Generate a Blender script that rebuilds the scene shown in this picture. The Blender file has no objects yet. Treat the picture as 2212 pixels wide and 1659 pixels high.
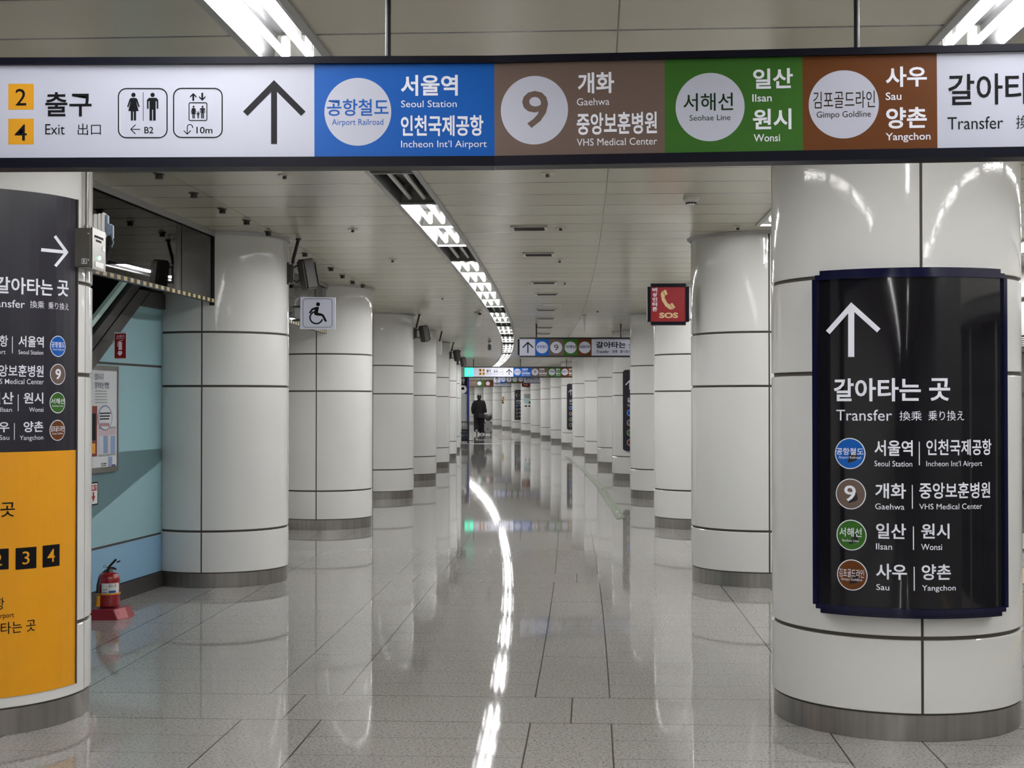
import bpy, bmesh, math, random
from mathutils import Vector, Matrix
from mathutils.geometry import tessellate_polygon
random.seed(4)
PI = math.pi
S = bpy.context.scene
COL = S.collection

# ------------------------------------------------------------------ camera, world, exposure
FPX, CX, CY, HOR = 3100.0, 1106.0, 829.5, 869.0      # focal length in pixels of the 2212x1659 frame, horizon row
EYE = 1.35
PITCH = math.atan((HOR - CY) / FPX)
cam_d = bpy.data.cameras.new('camera'); cam_d.sensor_width = 36.0
cam_d.lens = 36.0 * FPX / 2212.0
cam_d.clip_start = 0.05; cam_d.clip_end = 400
cam = bpy.data.objects.new('camera', cam_d); COL.objects.link(cam)
cam.location = (0, 0, EYE); cam.rotation_euler = (PI / 2 + PITCH, 0, 0)
S.camera = cam
w = bpy.data.worlds.new('world'); S.world = w; w.use_nodes = True
w.node_tree.nodes['Background'].inputs[0].default_value = (0.75, 0.8, 0.8, 1)
w.node_tree.nodes['Background'].inputs[1].default_value = 0.25
S.view_settings.view_transform = 'Standard'
S.view_settings.look = 'None'
S.view_settings.exposure = 0.0
S.view_settings.gamma = 1.0
S.view_settings.use_curve_mapping = False
TUBE = 60.0           # brightness of the fluorescent tubes
SIGN = 0.06           # how strongly the sign boxes are lit from inside
CEIL = 2.60

# ------------------------------------------------------------------ the corridor's own coordinates
def RX(z): return 1.26818 + 0.0702134 * z - 1.190577e-3 * z * z      # line of the right-hand columns
def RS(z): return 0.0702134 - 2 * 1.190577e-3 * z
def P(t, z):                                                          # t metres beside that line
    s = RS(z); n = math.hypot(1, s)
    return Vector((RX(z) + t / n, z - t * s / n, 0))
def head(z): return -math.atan(RS(z))                                 # rotation about z so that local +y follows the corridor
def ZK(k): return 6.237 + 4.72 * k + 0.0058 * k * k                   # columns stand at whole k
def KZ(z): return (-4.72 + math.sqrt(4.72 ** 2 + 4 * 0.0058 * (z - 6.237))) / (2 * 0.0058)
LROW = -4.13
CR = 0.524
LSHIFT = 0.10                                                         # the nearest column of that row stands a little further in
def ray(px, py):
    a = (px - CX) / FPX; b = -(py - CY) / FPX
    return Vector((a, math.cos(PITCH) - b * math.sin(PITCH), math.sin(PITCH) + b * math.cos(PITCH)))
def at_height(px, py, h):
    d = ray(px, py); k = (h - EYE) / d.z
    return Vector((0, 0, EYE)) + d * k
def at_depth(px, py, y):
    d = ray(px, py)
    return Vector((0, 0, EYE)) + d * (y / d.y)

# ------------------------------------------------------------------ materials
def srgb(r, g, b):
    f = lambda c: (c / 255 / 12.92) if c <= 10 else ((c / 255 + 0.055) / 1.055) ** 2.4
    return (f(r), f(g), f(b), 1)
MATS = {}
def mat(name, col, rough=0.5, metal=0.0, emit=0.0, spec=0.5, emit_col=None, coat=0.0, noise=0.0, nscale=8.0, bump=0.0, bscale=60.0):
    if name in MATS: return MATS[name]
    m = bpy.data.materials.new(name); m.use_nodes = True
    nt = m.node_tree; b = nt.nodes['Principled BSDF']
    b.inputs['Base Color'].default_value = col
    b.inputs['Roughness'].default_value = rough
    b.inputs['Metallic'].default_value = metal
    b.inputs['Specular IOR Level'].default_value = spec
    b.inputs['Coat Weight'].default_value = coat
    b.inputs['Coat Roughness'].default_value = 0.04
    if emit:
        b.inputs['Emission Color'].default_value = emit_col or col
        b.inputs['Emission Strength'].default_value = emit
    if noise or bump:
        tc = nt.nodes.new('ShaderNodeTexCoord')
    if noise:
        n = nt.nodes.new('ShaderNodeTexNoise'); n.inputs['Scale'].default_value = nscale; n.inputs['Detail'].default_value = 6
        nt.links.new(tc.outputs['Object'], n.inputs['Vector'])
        mx = nt.nodes.new('ShaderNodeMix'); mx.data_type = 'RGBA'
        mx.inputs[6].default_value = tuple(c * (1 - noise) for c in col[:3]) + (1,)
        mx.inputs[7].default_value = tuple(min(1, c * (1 + noise)) for c in col[:3]) + (1,)
        nt.links.new(n.outputs['Fac'], mx.inputs[0]); nt.links.new(mx.outputs[2], b.inputs['Base Color'])
    if bump:
        n2 = nt.nodes.new('ShaderNodeTexNoise'); n2.inputs['Scale'].default_value = bscale
        bp = nt.nodes.new('ShaderNodeBump'); bp.inputs['Strength'].default_value = bump; bp.inputs['Distance'].default_value = 0.002
        nt.links.new(tc.outputs['Object'], n2.inputs['Vector'])
        nt.links.new(n2.outputs['Fac'], bp.inputs['Height']); nt.links.new(bp.outputs['Normal'], b.inputs['Normal'])
    MATS[name] = m
    return m

class NB:                                        # small helper to write math nodes
    def __init__(self, m): self.nt = m.node_tree
    def v(self, x, sock):
        if isinstance(x, (int, float)): sock.default_value = x
        else: self.nt.links.new(x, sock)
    def m(self, op, a, b=0.0, c=None):
        n = self.nt.nodes.new('ShaderNodeMath'); n.operation = op
        self.v(a, n.inputs[0]); self.v(b, n.inputs[1])
        if c is not None: self.v(c, n.inputs[2])
        return n.outputs[0]
    def mix(self, f, a, b):
        n = self.nt.nodes.new('ShaderNodeMix'); n.data_type = 'RGBA'
        self.v(f, n.inputs[0])
        for x, s in ((a, n.inputs[6]), (b, n.inputs[7])):
            if isinstance(x, tuple): s.default_value = x
            else: self.nt.links.new(x, s)
        return n.outputs[2]
    def line(self, x, pos, half):                # 1 within half of pos
        return self.m('LESS_THAN', self.m('ABSOLUTE', self.m('SUBTRACT', x, pos)), half)
    def grid(self, x, off, period, half):        # 1 near every off + n*period
        q = self.m('WRAP', self.m('SUBTRACT', x, off), period / 2, -period / 2)
        return self.m('LESS_THAN', self.m('ABSOLUTE', q), half)

def floor_material():
    m = bpy.data.materials.new('granite_floor'); m.use_nodes = True; nb = NB(m); nt = m.node_tree
    b = nt.nodes['Principled BSDF']
    uv = nt.nodes.new('ShaderNodeUVMap'); uv.uv_map = 'UVMap'
    sp = nt.nodes.new('ShaderNodeSeparateXYZ'); nt.links.new(uv.outputs[0], sp.inputs[0])
    t, s = sp.outputs[0], sp.outputs[1]
    PER = 4.75; J = 0.0034
    sl = nb.m('WRAP', s, PER / 2, -PER / 2)
    band = nb.m('LESS_THAN', nb.m('ABSOLUTE', sl), 0.265)
    bedge = nb.line(nb.m('ABSOLUTE', sl), 0.265, J)
    tw = nb.m('WRAP', nb.m('SUBTRACT', t, -2.80), 1.23, 0.0)              # 0..0.34 narrow, then wide
    narrow = nb.m('LESS_THAN', tw, 0.34)
    tedge = nb.m('MAXIMUM', nb.line(tw, 0.34, J), nb.m('MAXIMUM', nb.line(tw, 0.0, J), nb.line(tw, 1.23, J)))
    su = nb.m('WRAP', nb.m('SUBTRACT', s, 0.265), PER, 0.0)
    jn = nb.grid(su, 0.0, 1.055, J)
    jw = nb.grid(su, 0.0, 0.3014, J * 0.8)
    jin = nb.m('ADD', nb.m('MULTIPLY', narrow, jn), nb.m('MULTIPLY', nb.m('SUBTRACT', 1.0, narrow), nb.m('MULTIPLY', jw, 0.6)))
    field = nb.m('MAXIMUM', tedge, jin)
    bj = nb.grid(t, -2.63, 1.23, J)
    joint = nb.m('MAXIMUM', nb.m('ADD', nb.m('MULTIPLY', band, bj), nb.m('MULTIPLY', nb.m('SUBTRACT', 1.0, band), field)), bedge)
    # tile tone
    ti = nb.m('FLOOR', nb.m('DIVIDE', nb.m('SUBTRACT', t, -2.80), 0.615))
    si = nb.m('FLOOR', nb.m('DIVIDE', su, 0.3014))
    wn = nt.nodes.new('ShaderNodeTexWhiteNoise'); wn.noise_dimensions = '2D'
    cb = nt.nodes.new('ShaderNodeCombineXYZ'); nt.links.new(ti, cb.inputs[0]); nt.links.new(si, cb.inputs[1]); nt.links.new(cb.outputs[0], wn.inputs['Vector'])
    # granite grains
    def noise(scale, detail, rough=0.6):
        n = nt.nodes.new('ShaderNodeTexNoise'); n.inputs['Scale'].default_value = scale; n.inputs['Detail'].default_value = detail; n.inputs['Roughness'].default_value = rough
        nt.links.new(uv.outputs[0], n.inputs['Vector']); return n.outputs['Fac']
    g = noise(88, 2); g2 = noise(55, 2); g3 = noise(1.3, 3)
    dark = nb.m('SMOOTH_MIN', nb.m('MAXIMUM', nb.m('MULTIPLY', nb.m('SUBTRACT', g, 0.53), 9.0), 0.0), 1.0, 0.1)
    pink = nb.m('MINIMUM', nb.m('MAXIMUM', nb.m('MULTIPLY', nb.m('SUBTRACT', g2, 0.50), 8.0), 0.0), 1.0)
    c = nb.mix(nb.m('MULTIPLY', pink, 0.55), (0.385, 0.375, 0.355, 1), (0.32, 0.262, 0.23, 1))
    c = nb.mix(nb.m('MULTIPLY', dark, 0.9), c, (0.10, 0.115, 0.11, 1))
    c = nb.mix(nb.m('MULTIPLY', g3, 0.22), c, (0.33, 0.33, 0.32, 1))
    c = nb.mix(nb.m('MULTIPLY', wn.outputs['Value'], 0.10), c, (0.28, 0.265, 0.25, 1))
    c = nb.mix(nb.m('MULTIPLY', joint, 0.95), c, (0.035, 0.032, 0.03, 1))
    nt.links.new(c, b.inputs['Base Color'])
    r = nb.m('ADD', 0.035, nb.m('MULTIPLY', joint, 0.02)); nt.links.new(r, b.inputs['Roughness'])
    b.inputs['Specular IOR Level'].default_value = 0.17
    bp = nt.nodes.new('ShaderNodeBump'); bp.inputs['Strength'].default_value = 0.007; bp.inputs['Distance'].default_value = 0.01
    nt.links.new(noise(9, 2), bp.inputs['Height']); nt.links.new(bp.outputs['Normal'], b.inputs['Normal'])
    return m

def ceiling_material():
    m = bpy.data.materials.new('ceiling_panels'); m.use_nodes = True; nb = NB(m); nt = m.node_tree
    b = nt.nodes['Principled BSDF']
    uv = nt.nodes.new('ShaderNodeUVMap'); uv.uv_map = 'UVMap'
    sp = nt.nodes.new('ShaderNodeSeparateXYZ'); nt.links.new(uv.outputs[0], sp.inputs[0])
    t, s = sp.outputs[0], sp.outputs[1]
    across = nb.grid(s, 8.069, 0.4765, 0.010)
    along = nb.m('MAXIMUM', nb.line(t, -1.22, 0.003), nb.line(t, -3.62, 0.002))
    j = nb.m('MAXIMUM', across, along)
    wn = nt.nodes.new('ShaderNodeTexWhiteNoise'); wn.noise_dimensions = '1D'
    nt.links.new(nb.m('FLOOR', nb.m('DIVIDE', nb.m('SUBTRACT', s, 8.069), 0.4765)), wn.inputs['W'])
    c = nb.mix(wn.outputs['Value'], (0.56, 0.535, 0.42, 1), (0.61, 0.583, 0.465, 1))
    c = nb.mix(nb.m('MULTIPLY', j, 0.9), c, (0.05, 0.048, 0.04, 1))
    nt.links.new(c, b.inputs['Base Color'])
    b.inputs['Roughness'].default_value = 0.22
    b.inputs['Specular IOR Level'].default_value = 0.5
    # each panel bows very slightly, so reflections break at the joints
    q = nb.m('WRAP', nb.m('SUBTRACT', s, 8.069), 0.4765, 0.0)
    h = nb.m('MULTIPLY', nb.m('SINE', nb.m('MULTIPLY', q, PI / 0.4765)), 0.004)
    bp = nt.nodes.new('ShaderNodeBump'); bp.inputs['Strength'].default_value = 0.35; bp.inputs['Distance'].default_value = 1.0
    nt.links.new(h, bp.inputs['Height']); nt.links.new(bp.outputs['Normal'], b.inputs['Normal'])
    return m

def glass_material(name, tint, refl=1.0):
    m = bpy.data.materials.new(name); m.use_nodes = True; nt = m.node_tree
    for n in list(nt.nodes): nt.nodes.remove(n)
    o = nt.nodes.new('ShaderNodeOutputMaterial'); mx = nt.nodes.new('ShaderNodeMixShader')
    tr = nt.nodes.new('ShaderNodeBsdfTransparent'); tr.inputs[0].default_value = tint
    gl = nt.nodes.new('ShaderNodeBsdfGlossy'); gl.inputs['Roughness'].default_value = 0.02; gl.inputs[0].default_value = (refl, refl, refl, 1)
    fr = nt.nodes.new('ShaderNodeFresnel'); fr.inputs[0].default_value = 1.5
    nt.links.new(fr.outputs[0], mx.inputs[0]); nt.links.new(tr.outputs[0], mx.inputs[1]); nt.links.new(gl.outputs[0], mx.inputs[2])
    nt.links.new(mx.outputs[0], o.inputs[0])
    return m

def steel_material():
    m = bpy.data.materials.new('brushed_steel'); m.use_nodes = True; nb = NB(m); nt = m.node_tree
    b = nt.nodes['Principled BSDF']; b.inputs['Metallic'].default_value = 0.9
    tc = nt.nodes.new('ShaderNodeTexCoord'); mp = nt.nodes.new('ShaderNodeMapping'); mp.inputs['Scale'].default_value = (9, 9, 0.4)
    nt.links.new(tc.outputs['Object'], mp.inputs[0])
    n = nt.nodes.new('ShaderNodeTexNoise'); n.inputs['Scale'].default_value = 3; n.inputs['Detail'].default_value = 8
    nt.links.new(mp.outputs[0], n.inputs['Vector'])
    c = nb.mix(n.outputs['Fac'], (0.22, 0.21, 0.20, 1), (0.50, 0.48, 0.46, 1)); nt.links.new(c, b.inputs['Base Color'])
    b.inputs['Roughness'].default_value = 0.3
    return m

M_FLOOR = floor_material(); M_CEIL = ceiling_material(); M_STEEL = steel_material()
M_WHITE = mat('white_enamel', (0.76, 0.765, 0.745, 1), 0.065, spec=0.5, noise=0.025, nscale=2.2, bump=0.10, bscale=45)
M_JOINT = mat('dark_joint', (0.075, 0.065, 0.055, 1), 0.7)
M_NAVY = mat('navy_frame', (0.004, 0.0045, 0.011, 1), 0.4, spec=0.15)
M_NAVY2 = mat('navy_gloss', (0.006, 0.007, 0.032, 1), 0.15, spec=0.35)
M_BLACK = mat('black_paint', (0.012, 0.012, 0.014, 1), 0.4)
M_SPK = mat('speaker_shell', (0.052, 0.046, 0.042, 1), 0.5)
M_GRILLE = mat('speaker_grille', (0.012, 0.012, 0.016, 1), 0.7, bump=0.4, bscale=400)
M_FLANGE = mat('lamp_flange', (0.40, 0.40, 0.40, 1), 0.35, 0.6)
M_REFL = mat('lamp_reflector', (0.17, 0.17, 0.175, 1), 0.28, 0.85)
M_LWHITE = mat('lamp_white', (0.16, 0.16, 0.142, 1), 0.5)
M_TUBE = mat('tube_lit', (1, 1, 1, 1), 0.3, emit=TUBE, emit_col=(1.0, 0.985, 0.99, 1))
M_TUBE0 = mat('tube_dark', (0.62, 0.62, 0.58, 1), 0.2)
M_FACE = mat('sign_white', srgb(178, 181, 196), 0.35, emit=SIGN * 1.15, emit_col=srgb(228, 230, 245))
def facemat(n, r, g, b, e=1.0): return mat(n, srgb(r, g, b), 0.35, emit=SIGN * e, spec=0.2)
M_BLUE = facemat('sign_blue', 20, 87, 170); M_BRN9 = facemat('sign_taupe', 104, 88, 80); M_GRN = facemat('sign_green', 54, 100, 36); M_GOLD = facemat('sign_brown', 98, 56, 25)
M_YEL = mat('sign_yellow', srgb(212, 150, 22), 0.4, emit=SIGN * 0.4)
M_INK = mat('ink_black', (0.006, 0.006, 0.008, 1), 0.5, spec=0.12)
M_INKG = mat('ink_grey', (0.022, 0.022, 0.027, 1), 0.5, spec=0.12)
M_INKW = mat('ink_white', srgb(222, 224, 234), 0.4, emit=0.10)
M_DKP = mat('sign_dark', (0.008, 0.0075, 0.010, 1), 0.06, spec=0.5)
M_DKM = mat('sign_dark_matt', (0.018, 0.017, 0.026, 1), 0.32, spec=0.4)
M_YP = mat('wayfinding_yellow', srgb(232, 160, 16), 0.35)
M_RED = mat('sign_red', srgb(150, 14, 26), 0.4, emit=0.05)
M_BEIGE = mat('sign_beige', srgb(214, 190, 140), 0.5, emit=0.05)
M_TEAL = mat('wall_teal', srgb(146, 184, 192), 0.3, spec=0.4, noise=0.03, nscale=3)
M_TEAL2 = mat('wall_blue', srgb(130, 171, 200), 0.3, spec=0.4, noise=0.03, nscale=3)
M_DKSTEEL = mat('dark_bronze_steel', (0.085, 0.078, 0.075, 1), 0.38, 0.5)
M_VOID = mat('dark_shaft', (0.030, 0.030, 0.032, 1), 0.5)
M_PLATE = mat('stainless_plate', (0.24, 0.23, 0.21, 1), 0.3, 0.85, noise=0.12, nscale=6)
M_GLASS = glass_material('barrier_glass', (0.66, 0.68, 0.68, 1))
M_HAZ = mat('hazard_stripes', srgb(226, 206, 150), 0.5)
_nb = NB(M_HAZ); _tc = M_HAZ.node_tree.nodes.new('ShaderNodeTexCoord'); _sp = M_HAZ.node_tree.nodes.new('ShaderNodeSeparateXYZ'); M_HAZ.node_tree.links.new(_tc.outputs['Object'], _sp.inputs[0])
M_HAZ.node_tree.links.new(_nb.mix(_nb.m('LESS_THAN', _nb.m('WRAP', _sp.outputs[0], .115, 0.0), .058), (.012, .012, .014, 1), srgb(226, 206, 150)), M_HAZ.node_tree.nodes['Principled BSDF'].inputs['Base Color'])
M_GREYP = mat('plastic_grey', (0.42, 0.43, 0.43, 1), 0.4)
M_WPL = mat('plastic_white', (0.78, 0.78, 0.76, 1), 0.35)
M_EXT = mat('extinguisher_red', (0.30, 0.012, 0.016, 1), 0.18, coat=0.5)
M_STAND = mat('stand_red', (0.26, 0.016, 0.028, 1), 0.4)
M_STANDP = mat('stand_pink_plate', (0.50, 0.13, 0.15, 1), 0.4)
M_GREYW = mat('white_wall', (0.70, 0.70, 0.68, 1), 0.35)
M_CLOTH = mat('black_cloth', (0.012, 0.011, 0.014, 1), 0.9, noise=0.3, nscale=20)
M_SKIN = mat('skin', (0.42, 0.26, 0.19, 1), 0.5)
M_HAIR = mat('black_hair', (0.008, 0.007, 0.007, 1), 0.5)

# ------------------------------------------------------------------ mesh building
class MB:
    def __init__(s): s.v = []; s.f = []; s.uv = None
    def add(s, verts, faces):
        o = len(s.v); s.v += [tuple(x) for x in verts]; s.f += [tuple(i + o for i in f) for f in faces]; return s
    def box(s, x0, x1, y0, y1, z0, z1, M=None):
        vs = [Vector((x, y, z)) for z in (z0, z1) for y in (y0, y1) for x in (x0, x1)]
        if M: vs = [M @ v for v in vs]
        return s.add(vs, [(0, 2, 3, 1), (4, 5, 7, 6), (0, 1, 5, 4), (2, 6, 7, 3), (0, 4, 6, 2), (1, 3, 7, 5)])
    def rbox(s, x0, x1, y0, y1, z0, z1, r=0.01, seg=3, M=None):
        bm = bmesh.new(); bmesh.ops.create_cube(bm, size=1)
        for v in bm.verts: v.co = Vector(((x0 + x1) / 2 + v.co.x * (x1 - x0), (y0 + y1) / 2 + v.co.y * (y1 - y0), (z0 + z1) / 2 + v.co.z * (z1 - z0)))
        bmesh.ops.bevel(bm, geom=bm.edges[:], offset=r, segments=seg, affect='EDGES')
        bm.verts.index_update()
        s.add([(M @ v.co) if M else v.co.copy() for v in bm.verts], [[v.index for v in f.verts] for f in bm.faces]); bm.free(); return s
    def tube(s, pts, r, n=10, cap=True):
        pts = [Vector(p) for p in pts]; rs = r if isinstance(r, (list, tuple)) else [r] * len(pts)
        rings = []; up = None
        for i, p in enumerate(pts):
            d = (pts[min(i + 1, len(pts) - 1)] - pts[max(i - 1, 0)]).normalized()
            if up is None:
                up = Vector((0, 0, 1)) if abs(d.z) < 0.9 else Vector((1, 0, 0))
            a = d.cross(up).normalized(); b = a.cross(d).normalized(); up = b
            rings.append([p + (a * math.cos(2 * PI * j / n) + b * math.sin(2 * PI * j / n)) * rs[i] for j in range(n)])
        vs = [v for q in rings for v in q]; fs = []
        for i in range(len(pts) - 1):
            for j in range(n): fs.append((i * n + j, i * n + (j + 1) % n, (i + 1) * n + (j + 1) % n, (i + 1) * n + j))
        if cap: fs += [tuple(range(n))[::-1], tuple((len(pts) - 1) * n + j for j in range(n))]
        return s.add(vs, fs)
    def lathe(s, prof, n=48, c=(0, 0, 0), M=None, a0=0.0, a1=2 * PI):
        full = abs(a1 - a0 - 2 * PI) < 1e-6; k = n if full else n + 1; vs = []
        for r, z in prof:
            for j in range(k):
                a = a0 + (a1 - a0) * j / n
                v = Vector((c[0] + r * math.sin(a), c[1] - r * math.cos(a), c[2] + z)); vs.append(M @ v if M else v)
        fs = []
        for i in range(len(prof) - 1):
            for j in range(n):
                jj = (j + 1) % k if full else j + 1
                fs.append((i * k + j, i * k + jj, (i + 1) * k + jj, (i + 1) * k + j))
        return s.add(vs, fs)
    def loft(s, secs, n=20):                      # secs: (cx, cy, z, rx, ry)
        vs = []; fs = []
        for cx, cy, z, rx, ry in secs:
            vs += [(cx + rx * math.cos(2 * PI * j / n), cy + ry * math.sin(2 * PI * j / n), z) for j in range(n)]
        for i in range(len(secs) - 1):
            for j in range(n): fs.append((i * n + j, i * n + (j + 1) % n, (i + 1) * n + (j + 1) % n, (i + 1) * n + j))
        fs += [tuple(range(n))[::-1], tuple((len(secs) - 1) * n + j for j in range(n))]
        return s.add(vs, fs)
    def ball(s, c, rx, ry, rz, n=16, m=10, M=None):
        prof = []
        vs = []; fs = []
        for i in range(m + 1):
            th = PI * i / m
            for j in range(n):
                a = 2 * PI * j / n
                v = Vector((c[0] + rx * math.sin(th) * math.cos(a), c[1] + ry * math.sin(th) * math.sin(a), c[2] + rz * math.cos(th)))
                vs.append(M @ v if M else v)
        for i in range(m):
            for j in range(n): fs.append((i * n + j, (i + 1) * n + j, (i + 1) * n + (j + 1) % n, i * n + (j + 1) % n))
        return s.add(vs, fs)
    def mesh(s, name, m, smooth=None):
        me = bpy.data.meshes.new(name); me.from_pydata(s.v, [], s.f)
        if m: me.materials.append(m)
        if smooth is not None:
            me.polygons.foreach_set('use_smooth', [True] * len(me.polygons))
            me.set_sharp_from_angle(angle=math.radians(smooth))
        me.update(); return me
    def build(s, name, m, parent=None, smooth=None, label=None):
        o = bpy.data.objects.new(name, s.mesh(name, m, smooth)); COL.objects.link(o)
        if parent: o.parent = parent
        if label: o['label'] = label
        return o

def tag(o, label, cat, group=None, kind=None):
    o['label'] = label; o['category'] = cat
    if group: o['group'] = group
    if kind: o['kind'] = kind
    return o
def thing(name, label, cat, loc=(0, 0, 0), rz=0.0, group=None):
    o = bpy.data.objects.new(name, None); COL.objects.link(o); o.empty_display_size = 0.1
    o.location = loc; o.rotation_euler = (0, 0, rz)
    return tag(o, label, cat, group)
def struct(o, label=None): 
    o['kind'] = 'structure'
    if label: o['label'] = label
    return o
def dup(root, loc, rz, label, group=None):
    r = root.copy(); COL.objects.link(r); r.location = loc; r.rotation_euler = (0, 0, rz); r['label'] = label
    if group: r['group'] = group
    for ch in list(root.children):
        c = ch.copy(); COL.objects.link(c); c.parent = r
        for g in list(ch.children):
            d = g.copy(); COL.objects.link(d); d.parent = c
    return r
ORD = ['zeroth', 'first', 'second', 'third', 'fourth', 'fifth', 'sixth', 'seventh', 'eighth', 'ninth', 'tenth', 'eleventh', 'twelfth', 'thirteenth', 'fourteenth', 'fifteenth', 'sixteenth', 'seventeenth', 'eighteenth', 'nineteenth', 'twentieth',
       'twenty-first', 'twenty-second', 'twenty-third', 'twenty-fourth', 'twenty-fifth', 'twenty-sixth', 'twenty-seventh', 'twenty-eighth', 'twenty-ninth', 'thirtieth']

# ------------------------------------------------------------------ lettering on surfaces
class Plane:
    def __init__(s, o, u, v):
        s.o = Vector(o); s.u = Vector(u).normalized(); s.v = Vector(v).normalized(); s.n = s.u.cross(s.v).normalized(); s.ndiv = 1
    def hit(s, px, py):
        d = ray(px, py); e = Vector((0, 0, EYE)); k = (s.o - e).dot(s.n) / d.dot(s.n); q = e + d * k - s.o
        return q.dot(s.u), q.dot(s.v)
    def P(s, a, b, off=0.0): return s.o + s.u * a + s.v * b + s.n * off
class Cyl:
    def __init__(s, c, R): s.c = Vector((c[0], c[1], 0)); s.R = R; s.ndiv = 24
    def hit(s, px, py):
        d = ray(px, py); a = d.x ** 2 + d.y ** 2; b = -(d.x * s.c.x + d.y * s.c.y); c = s.c.x ** 2 + s.c.y ** 2 - s.R ** 2
        disc = b * b - a * c; k = (-b - math.sqrt(max(disc, 0))) / a
        x, y, z = d.x * k, d.y * k, EYE + d.z * k
        return math.atan2(x - s.c.x, -(y - s.c.y)) * s.R, z
    def P(s, a, b, off=0.0):
        f = a / s.R; r = s.R + off
        return Vector((s.c.x + r * math.sin(f), s.c.y - r * math.cos(f), b))
_tc = {}
def glyphs(txt, bold):
    key = (txt, bold)
    if key in _tc: return _tc[key]
    c = bpy.data.curves.new('lettering', 'FONT'); c.body = txt; c.offset = bold; c.resolution_u = 3; c.fill_mode = 'FRONT'
    o = bpy.data.objects.new('lettering', c); COL.objects.link(o)
    dg = bpy.context.evaluated_depsgraph_get(); dg.update()
    me = bpy.data.meshes.new_from_object(o.evaluated_get(dg))
    vs = [(v.co.x, v.co.y) for v in me.vertices]; fs = [tuple(p.vertices) for p in me.polygons]
    bpy.data.objects.remove(o); bpy.data.curves.remove(c); bpy.data.meshes.remove(me)
    _tc[key] = (vs, fs); return vs, fs

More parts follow.
